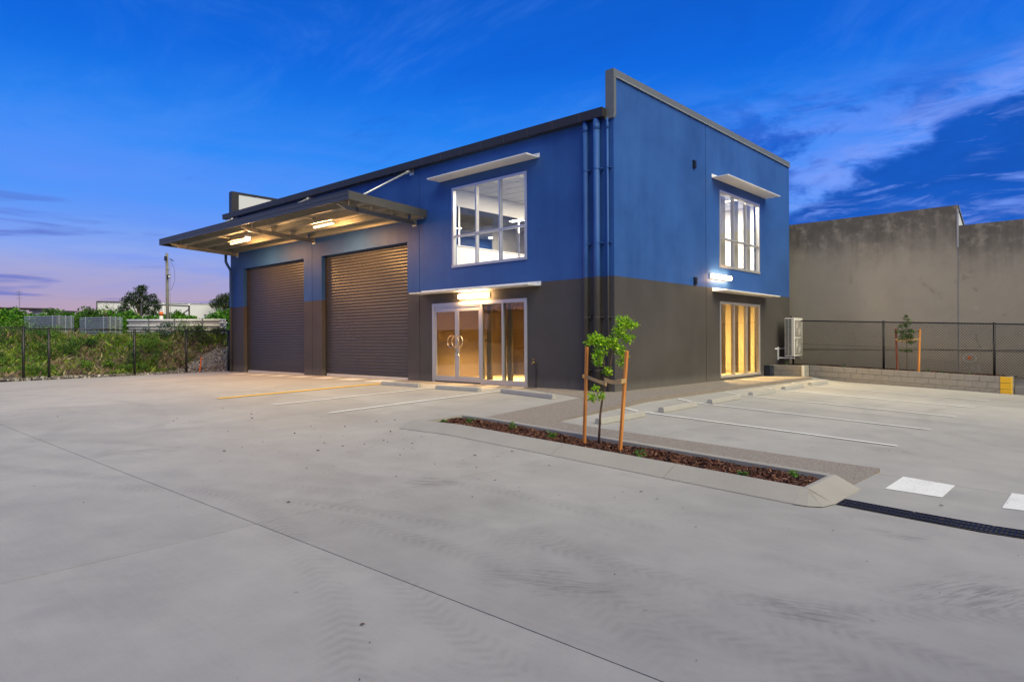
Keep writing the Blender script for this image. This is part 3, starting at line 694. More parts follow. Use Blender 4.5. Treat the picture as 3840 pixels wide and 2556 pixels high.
# canopy ------------------------------------------------------------------
cn = grp('canopy', (-15, -1.5, 5.7), 'steel framed awning roof over both roller doors')
cz = lambda x, y: 5.655 + .0092 * (-7.45 - x) + (-.16) * (1 + y / 3.09)        # underside of fascia; falls towards the wall
CX0, CX1, CY = -22.66, -7.45, -3.09
ff = MB(); ff.poly([(CX0, CY, cz(CX0, CY)), (CX1, CY, cz(CX1, CY)), (CX1, CY, cz(CX1, CY) + .27), (CX0, CY, cz(CX0, CY) + .27)])
ff.poly([(CX0, CY + .03, cz(CX0, CY)), (CX1, CY + .03, cz(CX1, CY)), (CX1, CY + .03, cz(CX1, CY) + .27), (CX0, CY + .03, cz(CX0, CY) + .27)])
ff.f += [(0, 1, 5, 4), (3, 2, 6, 7), (0, 3, 7, 4), (1, 2, 6, 5)]
part('fascia', ff, M_STEELDK, cn)
lip = MB(); 
for dz0, dz1, yo in ((.135, .15, -.012), (.255, .275, -.014), (-.004, .012, -.010)):
    lip.poly([(CX0, CY + yo, cz(CX0, CY) + dz0), (CX1, CY + yo, cz(CX1, CY) + dz0), (CX1, CY + yo, cz(CX1, CY) + dz1), (CX0, CY + yo, cz(CX0, CY) + dz1)])
    lip.poly([(CX0, CY + yo, cz(CX0, CY) + dz1), (CX1, CY + yo, cz(CX1, CY) + dz1), (CX1, CY, cz(CX1, CY) + dz1), (CX0, CY, cz(CX0, CY) + dz1)])
    lip.poly([(CX0, CY + yo, cz(CX0, CY) + dz0), (CX1, CY + yo, cz(CX1, CY) + dz0), (CX1, CY, cz(CX1, CY) + dz0), (CX0, CY, cz(CX0, CY) + dz0)])
part('fascia_lip', lip, M_STEELDK, cn)
for xx in (CX1, CX0 + .03):
    s_ = MB(); a, b = CY + .032, -.02
    s_.v += [(xx - .03, a, cz(xx, a)), (xx, a, cz(xx, a)), (xx, b, cz(xx, b)), (xx - .03, b, cz(xx, b)), (xx - .03, a, cz(xx, a) + .26), (xx, a, cz(xx, a) + .26), (xx, b, cz(xx, b) + .26), (xx - .03, b, cz(xx, b) + .26)]
    s_.f += [(0, 3, 2, 1), (4, 5, 6, 7), (0, 1, 5, 4), (1, 2, 6, 5), (2, 3, 7, 6), (3, 0, 4, 7)]
    part('side_fascia', s_, M_STEELDK, cn)
# roof sheet with trapezoidal ribs running front to back
rs = MB(); x = CX0 + .04; k = 0; prev = None
while x < CX1 - .04:
    for dxr, dh in ((0, 0), (.13, 0), (.148, .026), (.172, .026), (.19, 0)):
        xx = x + dxr
        cur = [(xx, CY + .035, cz(xx, CY) + .165 + dh), (xx, -.03, cz(xx, 0) + .165 + dh)]
        if prev and xx < CX1 - .03: rs.quad(prev[0], cur[0], cur[1], prev[1])
        prev = cur
    x += .19
part('roof_sheet', rs, M_SHEET, cn)
# C purlins
for yp in (-2.62, -1.80, -.98, -.22):
    for a, b in ((-22.55, -21.50), (-21.42, -14.66), (-14.54, -8.20), (-8.06, -7.50)):
        p_ = MB()
        for (y0, y1, h0, h1) in ((yp - .003, yp + .003, -.03, .155), (yp, yp + .07, -.03, -.022), (yp, yp + .07, .147, .155), (yp + .064, yp + .07, -.03, -.008)):
            v = [(a, y0, cz(a, yp) + h0), (b, y0, cz(b, yp) + h0), (b, y1, cz(b, yp) + h0), (a, y1, cz(a, yp) + h0), (a, y0, cz(a, yp) + h1), (b, y0, cz(b, yp) + h1), (b, y1, cz(b, yp) + h1), (a, y1, cz(a, yp) + h1)]
            i = len(p_.v); p_.v += v; p_.f += [tuple(i + q for q in ff_) for ff_ in ((0, 3, 2, 1), (4, 5, 6, 7), (0, 1, 5, 4), (1, 2, 6, 5), (2, 3, 7, 6), (3, 0, 4, 7))]
        part('purlin', p_, M_GALV, cn)
# beams with tapered tips, wall plates, cleats
for xb in (-21.46, -14.60, -8.13):
    def bz(y): return cz(xb, y) - .17
    b_ = MB()
    tip = [(-3.05, cz(xb, -3.05) - .012), (-3.05, cz(xb, -3.05) - .05), (-2.72, bz(-2.72)), (-.015, bz(0)), (-.015, bz(0) + .155), (-2.72, bz(-2.72) + .155)]
    b_.prism(tip, 'x', xb - .004, xb + .004)
    for h in (0, .147):
        y0 = -2.72; b_.poly([(xb - .045, y0, bz(y0) + h), (xb + .045, y0, bz(y0) + h), (xb + .045, -.015, bz(0) + h), (xb - .045, -.015, bz(0) + h)]); b_.poly([(xb - .045, y0, bz(y0) + h + .008), (xb + .045, y0, bz(y0) + h + .008), (xb + .045, -.015, bz(0) + h + .008), (xb - .045, -.015, bz(0) + h + .008)])
        b_.poly([(xb - .045, y0, bz(y0) + h), (xb - .045, y0, bz(y0) + h + .008), (xb - .045, -.015, bz(0) + h + .008), (xb - .045, -.015, bz(0) + h)]); b_.poly([(xb + .045, y0, bz(y0) + h), (xb + .045, y0, bz(y0) + h + .008), (xb + .045, -.015, bz(0) + h + .008), (xb + .045, -.015, bz(0) + h)])
    b_.poly([(xb - .045, -2.72, bz(-2.72)), (xb + .045, -2.72, bz(-2.72)), (xb + .045, -3.05, cz(xb, -3.05) - .05), (xb - .045, -3.05, cz(xb, -3.05) - .05)])
    part('beam', b_, M_GALV, cn)
    part('wall_plate', MB().box(xb - .11, xb + .11, -.014, -.001, bz(0) - .04, bz(0) + .20), M_GALV2, cn)
    for yc in (-2.35, -2.28): part('stiffener', MB().box(xb - .044, xb + .044, yc, yc + .01, bz(yc) + .009, bz(yc) + .146), M_GALV, cn)
    # tie rod up to the wall under the gutter
    t1 = Vector((xb - .12, -.06, gzf(xb) - .02)); t0 = Vector((xb, -2.45, cz(xb, -2.45) + .2))
    part('tie_rod', MB().tube([t0, t1], .032, 10), M_GALV2, cn, True)
    part('tie_bracket', MB().box(t1.x - .12, t1.x + .12, -.016, -.002, t1.z - .16, t1.z + .10).box(t1.x - .012, t1.x + .012, -.14, -.017, t1.z - .10, t1.z + .07), M_GALV2, cn)
    part('turnbuckle', MB().tube([t1 + (t0 - t1) * .015, t1 + (t0 - t1) * .08], .05, 8), M_GALV2, cn)
    part('tie_cleat', MB().box(xb - .012, xb + .012, -2.55, -2.32, cz(xb, -2.45) + .0, cz(xb, -2.45) + .26), M_GALV2, cn)
for xc in (-18.2, -11.4):
    for y0, y1 in ((-2.56, -1.83), (-1.74, -1.01)): part('bridging', MB().box(xc - .02, xc + .02, y0, y1, cz(xc, y0) + .03, cz(xc, y0) + .07), M_GALV, cn)
part('wall_angle', MB().poly([(CX0 + .1, -.06, cz(CX0, 0) + .0), (CX1 - .1, -.06, cz(CX1, 0) + .0), (CX1 - .1, -.002, cz(CX1, 0) + .0), (CX0 + .1, -.002, cz(CX0, 0))]).poly([(CX0 + .1, -.06, cz(CX0, 0)), (CX1 - .1, -.06, cz(CX1, 0)), (CX1 - .1, -.06, cz(CX1, 0) + .06), (CX0 + .1, -.06, cz(CX0, 0) + .06)]), M_GALV2, cn)

# interior --------------------------------------------------------------------
inn = grp('office_interior', (-4, 6, 3.4), 'white upstairs office seen through the upper windows')
part('upper_floor', MB().box(-7.85, -.21, .21, 12.26, 3.05, 3.40), M_CARPET, inn)
part('ceiling', MB().box(-21.9, -.21, .32, 12.26, 6.78, 6.84), M_CEIL, inn)
tg = MB()
for k in range(13): tg.box(-.2 - .6 * k - .012, -.2 - .6 * k + .012, .33, 12.2, 6.772, 6.779)
for k in range(19): tg.box(-7.8, -.22, .5 + .6 * k - .012, .5 + .6 * k + .012, 6.770, 6.778)
part('ceiling_grid', tg, mat('ceiling_tee', (.62, .61, .59), .6), inn)
part('lining', MB().box(-7.8, -.24, 12.2, 12.255, 3.41, 6.76), M_WALLIN, inn)
part('partition_base', MB().box(-7.8, -7.7, .32, 12.19, 3.41, 4.74), M_WALLIN, inn)
part('partition_sill', MB().box(-7.82, -7.66, .32, 12.19, 4.742, 4.77), M_WHITE, inn)
part('bulkhead', MB().box(-7.8, -7.7, .32, 12.19, 6.16, 6.765), M_WALLIN, inn)
part('partition_glass', MB().box(-7.76, -7.75, .33, 12.18, 4.775, 6.155), glass('partition_glass', (.42, .42, .44), .14), inn)
for y in (1.7, 4.9, 5.35, 8.2): part('partition_post', MB().box(-7.79, -7.71, y - .04, y + .04, 4.775, 6.155), M_ALU, inn)
part('partition_wall', MB().box(-3.4, -3.3, 8.0, 12.19, 3.41, 6.765), M_WALLIN, inn)
part('dark_lining', MB().box(-14.5, -14.4, .4, 12, 3.4, 6.7), mat('mezzanine_grey', (.22, .22, .24), .8), inn)
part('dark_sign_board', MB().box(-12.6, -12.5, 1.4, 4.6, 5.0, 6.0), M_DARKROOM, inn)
# stair handrail by the window
part('handrail', MB().tube([(-3.75, .75, 3.4), (-3.75, .75, 4.62), (-3.2, 1.9, 4.05)], .025, 8), M_ALU, inn)
part('baluster', MB().tube([(-3.95, .70, 3.4), (-3.95, .70, 4.68)], .022, 8), M_ALU, inn)
low = grp('lobby_interior', (-4, 6, 0), 'dim entrance lobby and yellow lit side room')
part('lower_floor', MB().box(-7.85, -.21, .21, 12.26, -.02, .055), M_FLOORIN, low)
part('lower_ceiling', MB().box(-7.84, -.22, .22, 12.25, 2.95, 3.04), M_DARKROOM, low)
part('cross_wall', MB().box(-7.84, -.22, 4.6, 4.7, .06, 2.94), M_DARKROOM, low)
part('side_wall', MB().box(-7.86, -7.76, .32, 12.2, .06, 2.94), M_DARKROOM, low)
part('concrete_wall', MB().box(-3.3, -3.2, 4.71, 12.25, .06, 2.94), M_CONIN, low)
part('end_wall', MB().box(-3.19, -.22, 12.15, 12.24, .06, 2.94), M_CONIN, low)
part('column', MB().box(-2.2, -2.0, .30, .42, .06, 2.94), M_CONIN, low)
part('inner_reveal', MB().box(-4.80, -4.62, .13, .21, .06, 2.94), M_CONIN, low)
part('inner_reveal', MB().box(-3.92, -3.76, .13, .21, .06, 2.94), M_CONIN, low)
for k in range(3): part('blind_slat', MB().box(-.32, -.28, 6.95 + k * 1.05, 7.22 + k * 1.05, .2, 2.6), mat('bronze_blind', (.17, .11, .065), .5, 0, .1, 3), low)
for k in range(3): part('blind_slat', MB().box(-.32, -.28, 6.92 + k * 1.05, 7.24 + k * 1.05, 3.8, 6.25), mat('pale_blind', (.50, .46, .42), .6, 0, .06, 3), inn)

# ================================================================== LIGHTS ON THE BUILDING
def batten(name, loc, L, axis, label, group=None, face=None, power=40, size=.13, lampdir='down'):
    o = empty(name, loc, label, 'light', group)
    hx, hy = (L / 2, .055) if axis == 'x' else (.055, L / 2)
    if lampdir == 'down':
        MB().cbox(-hx, hx, -hy, hy, .03, .07, .006).build('housing', M_WHITE, o)
        MB().cbox(-hx + .03, hx - .03, -hy + .008, hy - .008, -.035, .029, .012).build('diffuser', E_WARM, o)
        add_lamp('lamp', 'AREA', (0, 0, -.06), power, (1.0, .50, .16), o, (0, 0, 0), shape='RECTANGLE', size=L if axis == 'x' else .1, size_y=.1 if axis == 'x' else L)
        for sy_ in (-1, 1): add_lamp('lamp', 'AREA', (0, sy_ * .075, -.01), power * .11, (1.0, .50, .16), o, (sy_ * PI * .58, 0, 0), shape='RECTANGLE', size=L, size_y=.06)
    return o
c1 = batten('batten_light', (-11.35, -1.55, cz(-11.35, -1.55) - .09), 1.3, 'x', 'lit batten light under the canopy before the right roller door', 'batten lights under the canopy', power=240)
c2 = batten('batten_light', (-17.85, -1.65, cz(-17.85, -1.65) - .09), 1.4, 'x', 'lit batten light under the canopy before the left roller door', 'batten lights under the canopy', power=240)
for o in (c1, c2):
    for s_ in (-.4, .4): MB().tube([(s_, 0, .07), (s_, 0, .20)], .012, 6).build('hanger', M_GALV, o)
fl = empty('flood_light', (-15.0, -2.60, 5.38), 'round glaring flood light hung by the middle canopy beam', 'light')
MB().tube([(0, 0, 0), (0, 0, .05)], [.10, .13], 16).build('body', M_GALV2, fl)
bm_ = bmesh.new(); bmesh.ops.create_uvsphere(bm_, u_segments=16, v_segments=8, radius=.10); me_ = bpy.data.meshes.new('bulb'); bm_.to_mesh(me_); bm_.free(); me_.materials.append(emit('flood_glow', (1, .80, .45), 14)); link('bulb', me_, fl, (0, 0, -.04))
MB().box(-.012, .012, -.012, .012, .05, .22).build('bracket', M_GALV, fl)
add_lamp('lamp', 'POINT', (0, 0, -.16), 110, (1, .56, .22), fl, shadow_soft_size=.08)
def wall_light(loc, front, label):
    o = empty('wall_light', loc, label, 'light', 'wall lights on the warehouse')
    if front:
        MB().cbox(-.68, .68, -.035, -.002, -.085, .085, .006).build('back_plate', M_WHITE, o)
        MB().cbox(-.655, .655, -.125, -.036, -.072, .072, .02).build('diffuser', E_WARM, o)
        add_lamp('lamp', 'AREA', (0, -.14, 0), 150, (1, .57, .23), o, (PI / 2, 0, 0), shape='RECTANGLE', size=1.3, size_y=.14)
        add_lamp('lamp', 'AREA', (0, -.08, .09), 14, (1, .57, .23), o, (PI, 0, 0), shape='RECTANGLE', size=1.3, size_y=.08)
        add_lamp('lamp', 'AREA', (0, -.09, -.09), 30, (1, .57, .23), o, (0, 0, 0), shape='RECTANGLE', size=1.3, size_y=.09)
    else:
        MB().cbox(.002, .035, -.72, .72, -.085, .085, .006).build('back_plate', M_WHITE, o)
        MB().cbox(.036, .125, -.695, .695, -.072, .072, .02).build('diffuser', E_WARM, o)
        add_lamp('lamp', 'AREA', (.14, 0, 0), 70, (1, .60, .26), o, (PI / 2, 0, PI / 2), shape='RECTANGLE', size=1.35, size_y=.14)
        add_lamp('lamp', 'AREA', (.08, 0, .09), 5, (1, .46, .12), o, (PI, 0, 0), shape='RECTANGLE', size=.08, size_y=1.3)
        add_lamp('lamp', 'AREA', (.08, 0, -.09), 7, (1, .50, .15), o, (0, 0, 0), shape='RECTANGLE', size=.08, size_y=1.3)
    return o
wall_light((-5.18, 0, 2.755), True, 'lit wall light between the sunshade and the glass entrance')
wall_light((0, 6.15, 3.40), False, 'lit wall light under the upper right side window')
def troffer(x, y, z, label, power, lx=1.15, ly=.28):
    o = empty('ceiling_light', (x, y, z), label, 'light', 'lit panels in the office ceiling')
    MB().box(-lx / 2, lx / 2, -ly / 2, ly / 2, -.004, .02).build('frame', M_WHITE, o)
    MB().box(-lx / 2 + .02, lx / 2 - .02, -ly / 2 + .02, ly / 2 - .02, -.014, -.005).build('diffuser', E_WHITE, o)
    add_lamp('lamp', 'AREA', (0, 0, -.03), power, (1, .87, .68), o, (0, 0, 0), shape='RECTANGLE', size=lx, size_y=ly)
troffer(-4.3, 3.0, 6.75, 'lit ceiling panel showing in the right top pane of the front window', 560)
troffer(-1.6, 7.0, 6.75, 'lit ceiling panel showing in the left top pane of the side window', 520)
troffer(-1.6, 10.2, 6.75, 'lit ceiling panel showing in the right top pane of the side window', 520)
troffer(-5.6, 7.5, 6.75, 'lit ceiling panel deep inside the upstairs office', 620)
troffer(-10.5, 3.5, 6.75, 'lit ceiling panel beyond the office partition glass', 260)
# warm lamps downstairs
o = empty('ceiling_light', (-1.6, 8.2, 2.9), 'warm ceiling lamp in the yellow side room', 'light'); MB().cbox(-.3, .3, -.6, .6, .0, .04, .006).build('housing', M_WHITE, o); MB().cbox(-.27, .27, -.57, .57, -.03, -.001, .006).build('diffuser', E_WARM, o)
add_lamp('lamp', 'AREA', (0, 0, -.05), 1250, (1, .79, .42), o, (0, 0, 0), shape='RECTANGLE', size=.6, size_y=1.2)
o = empty('ceiling_light', (-5.2, 2.0, 2.9), 'warm ceiling lamp in the entrance lobby', 'light'); MB().cbox(-.3, .3, -.3, .3, .0, .04, .006).build('housing', M_WHITE, o); MB().cbox(-.27, .27, -.27, .27, -.03, -.001, .006).build('diffuser', emit('lobby_lamp', (1, .74, .35), 2.0), o)
add_lamp('lamp', 'AREA', (0, 0, -.05), 1500, (1, .72, .34), o, (0, 0, 0), shape='RECTANGLE', size=.5, size_y=.5, spread=math.radians(110))

# ================================================================== FIXTURES ROUND THE BUILDING
t = empty('garden_tap', (-2.66, 0, .02), 'brass garden tap on a black riser pipe beside the glass entrance', 'tap')
MB().tube([(0, -.03, 0), (0, -.03, .70)], .011, 8).build('riser', M_BLACK, t); MB().tube([(0, -.03, .69), (-.02, -.10, .71), (-.05, -.14, .70), (-.06, -.15, .64)], [.018, .02, .016, .014], 8).build('spout', M_BRASS, t, True)
MB().tube([(-.035, -.10, .73), (-.035, -.10, .80)], .009, 6).tube([(-.08, -.10, .80), (.01, -.10, .80)], .01, 6).build('tap_handle', M_BRASS, t)
MB().box(-.02, .02, -.035, -.002, .40, .425).build('clip', M_BLACK, t)
MB().cbox(-.14, .14, -.42, -.16, -.035, .003, .004).build('drain_lid', mat('rusty_lid', (.12, .10, .08), .8), t)
t = empty('service_box', (.13, 10.0, .03), 'low dark navy box on the footpath beside the block wall', 'box')
MB().cbox(-.12, .12, -.16, .16, -.02, .34, .012).build('body', M_DKPLAS, t); MB().cbox(-.125, .125, -.165, .165, .341, .37, .01).build('lid', M_DKPLAS, t)
MB().box(.121, .126, -.10, .10, .08, .26).build('label_plate', mat('service_plate', (.02, .03, .06), .3), t)

ac = empty('air_conditioner', (.30, 11.10, .71), 'tall white twin fan air conditioner on a wall bracket above the planter', 'air conditioner')
W_, L_, H_ = .36, .90, 1.46
MB().cbox(0, W_, 0, L_, 0, H_, .012).build('casing', M_ACW, ac)
for r in range(18):
    for c in range(2):
        MB().box(.03 + c * .125, .135 + c * .125, -.006, -.0015, .055 + r * .0765, .055 + r * .0765 + .05).build('intake_slot', M_ACD, ac)
for k in range(2):
    z0 = .07 + k * .68
    MB().cbox(W_ + .001, W_ + .018, .07, .66, z0, z0 + .62, .006).build('fan_guard', M_ACF, ac)
    ring = MB()
    for rr in (.09, .17, .25):
        ring.tube([(W_ + .022, .365 + rr * math.cos(2 * PI * j / 24), z0 + .31 + rr * math.sin(2 * PI * j / 24)) for j in range(25)], .006, 5, False)
    ring.build('guard_ring', M_ACW, ac)
MB().box(W_ + .001, W_ + .006, .70, .80, 1.32, 1.36).build('badge', mat('blue_badge', (.03, .05, .35), .4), ac)
for k in range(8): MB().box(W_ + .001, W_ + .005, .70, .86, .12 + k * .05, .14 + k * .05).build('service_louvre', mat('ac_shadow_line', (.40, .38, .36), .6), ac)
MB().tube([(.2, .12, H_), (.2, .12, H_ + .07)], .035, 10).build('pipe_stub', M_DKPLAS, ac)
for y in (.05, .80):
    MB().box(-.296, -.25, y, y + .05, -.14, .36).build('bracket_leg', M_WHITE, ac); MB().box(-.25, .34, y, y + .05, -.08, -.035).build('bracket_arm', M_WHITE, ac)
MB().box(-.298, -.27, -.20, .95, .26, .32).build('bracket_rail', M_WHITE, ac)
MB().tube([(.1, .2, -.01), (.06, .2, -.12), (-.02, .2, -.3), (-.02, .2, -.62)], .035, 8).build('pipe_cover', mat('grey_lagging', (.05, .055, .05), .8), ac)

# wheel stops ---------------------------------------------------------------
def stop_mesh():
    mb = MB(); pr = [(-.08, 0), (-.076, .03), (-.06, .095), (-.045, .108), (.045, .108), (.06, .095), (.076, .03), (.08, 0)]
    n = len(pr); secs = [(-.5, .86), (-.488, 1.0), (.488, 1.0), (.5, .86)]
    for u, s_ in secs: mb.v += [(u, p[0] * (1 if s_ == 1 else .93), p[1] * (1 if s_ == 1 else .95)) for p in pr]
    for k in range(3):
        for j in range(n - 1): mb.f.append((k * n + j, k * n + j + 1, (k + 1) * n + j + 1, (k + 1) * n + j))
    mb.f.append(tuple(range(n - 1, -1, -1))); mb.f.append(tuple(range(3 * n, 4 * n))); return mb.mesh('wheel_stop', M_PAD)
STOP = stop_mesh()
def wheel_stop(a, b, label, grp_):
    a, b = Vector(a), Vector(b); c = (a + b) / 2; L = (b - a).length
    za, zb = terr(*a) + .004, terr(*b) + .004
    o = link('wheel_stop', STOP, None, (c.x, c.y, (za + zb) / 2), (0, -math.atan2(zb - za, L), math.atan2(b.y - a.y, b.x - a.x)), label, 'wheel stop', grp_); o.scale = (L, 1, 1)
    for s_ in (-.32, .32):
        h = MB().tube([(s_, 0, .106), (s_, 0, .1095)], .02, 8); h.v = [(p[0] if False else s_ + (p[0] - s_) / L, p[1], p[2]) for p in h.v]
        h.build('anchor_bolt', M_GALV, o)
G1 = 'wheel stops before the entrance'; G2 = 'wheel stops along the side footpath'
wheel_stop((-7.49, -1.84), (-5.72, -1.80), 'concrete wheel stop at the end of the yellow line', G1)
wheel_stop((-4.79, -1.92), (-3.10, -1.86), 'concrete wheel stop in front of the glass entrance, middle of three', G1)
wheel_stop((-2.34, -1.78), (-.18, -2.27), 'long skewed concrete wheel stop nearest the building corner', G1)
for (xa, ya, yb), lab in zip(((2.63, -4.5, -2.88), (2.52, -2.05, -.42), (2.46, .34, 2.1), (2.36, 2.96, 4.7), (2.27, 5.58, 7.3), (2.25, 7.95, 9.7)),
        ('concrete side wheel stop nearest the camera, behind the staked sapling', 'second concrete side wheel stop from the sapling', 'third concrete side wheel stop from the sapling', 'fourth concrete side wheel stop from the sapling', 'fifth concrete side wheel stop, second from the block wall', 'farthest concrete side wheel stop, right before the block wall')):
    wheel_stop((xa, ya), (xa - .06, yb), lab, G2)

# ================================================================== GARDEN BED ISLAND
bed = empty('garden_bed', (4, -6.6, -.2), 'long mulched garden bed with sloping concrete kerb in the foreground', 'garden bed')
def bedpart(name, mb, m, smooth=False):
    rel(bed, mb); return mb.build(name, m, bed, smooth)
IX0, IX1, IYB, IYF = .84, 7.10, -6.20, -7.06
H = .125
def kz(x, y, h=0.0): return terr(x, y) + h
# front kerb, sloping face, split by tooled joints
fx = [.50, 2.1, 3.86, 5.6, 7.12]
for a, b in zip(fx[:-1], fx[1:]):
    k_ = MB(); n = 8
    for i in range(n):
        u0 = a + .004 + (b - a - .008) * i / n; u1 = a + .004 + (b - a - .008) * (i + 1) / n
        pr = lambda u: [(u, -7.40, kz(u, -7.4) - .05), (u, -7.385, kz(u, -7.385) + .012), (u, -7.12, kz(u, -7.1, H - .012)), (u, IYF - .03, kz(u, -7.08, H)), (u, IYF + .03, kz(u, IYF, H)), (u, IYF + .045, kz(u, IYF, -.05))]
        for p, q, r, s_ in zip(pr(u0)[:-1], pr(u0)[1:], pr(u1)[1:], pr(u1)[:-1]): k_.quad(p, q, r, s_)
    k_.poly(pr(a + .004)); k_.poly(pr(b - .004)); bedpart('kerb', k_, M_KERB)
# right end kerb
k_ = MB(); n = 6
for i in range(n):
    v0 = -7.06 + .94 * i / n; v1 = -7.06 + .94 * (i + 1) / n
    pr = lambda v: [(IX1 + .005, v, kz(IX1, v, -.05)), (IX1 + .01, v, kz(IX1, v, H)), (IX1 + .06, v, kz(IX1, v, H)), (IX1 + .33, v, kz(IX1 + .33, v, .01)), (IX1 + .34, v, kz(IX1 + .34, v, -.05))]
    for p, q, r, s_ in zip(pr(v0)[:-1], pr(v0)[1:], pr(v1)[1:], pr(v1)[:-1]): k_.quad(p, q, r, s_)
k_.poly(pr(-6.12))
# corner fan
c0 = (IX1 + .02, -7.06); fan = [(7.12, -7.395), (7.26, -7.37), (7.38, -7.28), (7.43, -7.06)]
for p, q in zip(fan[:-1], fan[1:]): k_.poly([(IX1 + .012, -7.07, kz(*c0, H)), (p[0], p[1], kz(*p, .01)), (q[0], q[1], kz(*q, .01)), (IX1 + .062, -7.06, kz(*c0, H))])
bedpart('kerb', k_, M_KERB)
# back kerb: thin upstand
for a, b in ((.72, 3.9), (3.91, 7.10)):
    k_ = MB(); n = 8
    for i in range(n):
        u0 = a + (b - a) * i / n; u1 = a + (b - a) * (i + 1) / n
        pr = lambda u: [(u, IYB, kz(u, IYB, -.06)), (u, IYB, kz(u, IYB, H - .008)), (u, IYB + .01, kz(u, IYB, H)), (u, IYB + .10, kz(u, IYB, H)), (u, IYB + .105, kz(u, IYB, -.05))]
        for p, q, r, s_ in zip(pr(u0)[:-1], pr(u0)[1:], pr(u1)[1:], pr(u1)[:-1]): k_.quad(p, q, r, s_)
    k_.poly(pr(a)); k_.poly(pr(b)); bedpart('kerb', k_, M_KERB)
# left end kerb with ramped outer face
k_ = MB()
for i in range(5):
    v0 = -7.09 + .99 * i / 5; v1 = -7.09 + .99 * (i + 1) / 5
    pr = lambda v: [(.82, v, kz(.8, v, -.06)), (.815, v, kz(.8, v, H)), (.735, v, kz(.75, v, H)), (.735 - .35 * ss(-6.1, -7.1, v) if False else .735 - .30 * ss(6.1, 7.1, -v), v, kz(.5, v, .008)), (.70 - .30 * ss(6.1, 7.1, -v), v, kz(.5, v, -.05))]
    for p, q, r, s_ in zip(pr(v0)[:-1], pr(v0)[1:], pr(v1)[1:], pr(v1)[:-1]): k_.quad(p, q, r, s_)
k_.poly([(.82, -7.09, kz(.82, -7.09, H)), (.735, -7.09, kz(.8, -7.09, H)), (.44, -7.09, kz(.44, -7.09, .008)), (.46, -7.30, kz(.46, -7.3, .008)), (.505, -7.385, kz(.5, -7.385, .012)), (.505, -7.12, kz(.5, -7.12, .11))])
bedpart('kerb', k_, M_KERB)
def mulz(x, y): return kz(x, y, .045) + .05 * fbm(x * 1.3, y * 2, 1.4) * .5 + .012
m_ = MB(); nx, ny = 60, 10; base = 0
for i in range(nx + 1):
    for j in range(ny + 1):
        x = IX0 - .02 + (IX1 + .02 - IX0) * i / nx; y = IYF + .035 + (IYB - IYF - .036) * j / ny; m_.v.append((x, y, mulz(x, y)))
for i in range(nx):
    for j in range(ny): m_.f.append((i * (ny + 1) + j, (i + 1) * (ny + 1) + j, (i + 1) * (ny + 1) + j + 1, i * (ny + 1) + j + 1))
bedpart('soil', m_, M_MULCHB, True)

# numpy leaf / chip / blade meshes --------------------------------------------
def np_mesh(name, V, F4, colors, m):
    """V (n,4,3) quads; colors (n,3)"""
    n = V.shape[0]; me = bpy.data.meshes.new(name)
    me.vertices.add(n * 4); me.vertices.foreach_set('co', V.reshape(-1).astype(np.float32))
    me.loops.add(n * 4); me.loops.foreach_set('vertex_index', np.arange(n * 4, dtype=np.int32))
    me.polygons.add(n); me.polygons.foreach_set('loop_start', np.arange(0, n * 4, 4, dtype=np.int32))
    me.update(calc_edges=True)
    ca = me.color_attributes.new('Col', 'FLOAT_COLOR', 'POINT')
    c = np.ones((n * 4, 4), np.float32); c[:, :3] = np.repeat(colors, 4, axis=0); ca.data.foreach_set('color', c.reshape(-1))
    me.materials.append(m); return me
def unit(a): return a / np.maximum(np.linalg.norm(a, axis=1, keepdims=True), 1e-9)
def leaf_quads(P, size, up=.5, aspect=.5, droop=0.0):
    n = len(P); d = RNG.normal(size=(n, 3)); d[:, 2] = d[:, 2] * (1 - up) - droop; d = unit(d)
    nrm = RNG.normal(size=(n, 3)); nrm[:, 2] += up * 2.0; s_ = unit(np.cross(d, nrm))
    sz = (size * RNG.uniform(.6, 1.3, size=(n, 1))) if np.isscalar(size) else size[:, None]
    a = d * sz; b = s_ * sz * aspect * .5; bend = unit(np.cross(s_, d)) * sz * RNG.uniform(-.15, .15, size=(n, 1))
    return np.stack([P, P + a * .45 + b + bend, P + a, P + a * .45 - b + bend], axis=1)
def colmix(n, cols, wts=None):
    cols = np.array(cols); k = RNG.choice(len(cols), size=n, p=wts); return np.clip(cols[k] * RNG.uniform(.7, 1.3, size=(n, 1)), 0, 1)

def chips(name, zf, x0, x1, y0, y1, n, label, par=None):
    X = RNG.uniform(x0, x1, n); Y = RNG.uniform(y0, y1, n); Z = np.array([zf(a, b) for a, b in zip(X, Y)]) + RNG.uniform(-.006, .022, n)
    P = np.stack([X, Y, Z], 1); d = RNG.normal(size=(n, 3)); d[:, 2] *= .28; d = unit(d); s_ = unit(np.cross(d, RNG.normal(size=(n, 3)) * np.array([.5, .5, 1]) + np.array([0, 0, .8])))
    L = RNG.uniform(.03, .085, (n, 1)); Wd = RNG.uniform(.006, .016, (n, 1))
    V = np.stack([P - d * L * .5 - s_ * Wd, P + d * L * .5 - s_ * Wd * .6, P + d * L * .5 + s_ * Wd * .6, P - d * L * .5 + s_ * Wd], 1)
    c = colmix(n, [(.115, .045, .028), (.075, .030, .022), (.17, .075, .045), (.22, .125, .085), (.045, .022, .018)], [.34, .26, .2, .08, .12])
    return link(name, np_mesh(name, V, None, c, M_CHIP), None, label=label, cat='mulch', kind='stuff')
chips('bark_mulch', mulz, IX0, IX1, IYF + .05, IYB - .005, 15000, 'red brown bark mulch filling the foreground garden bed')

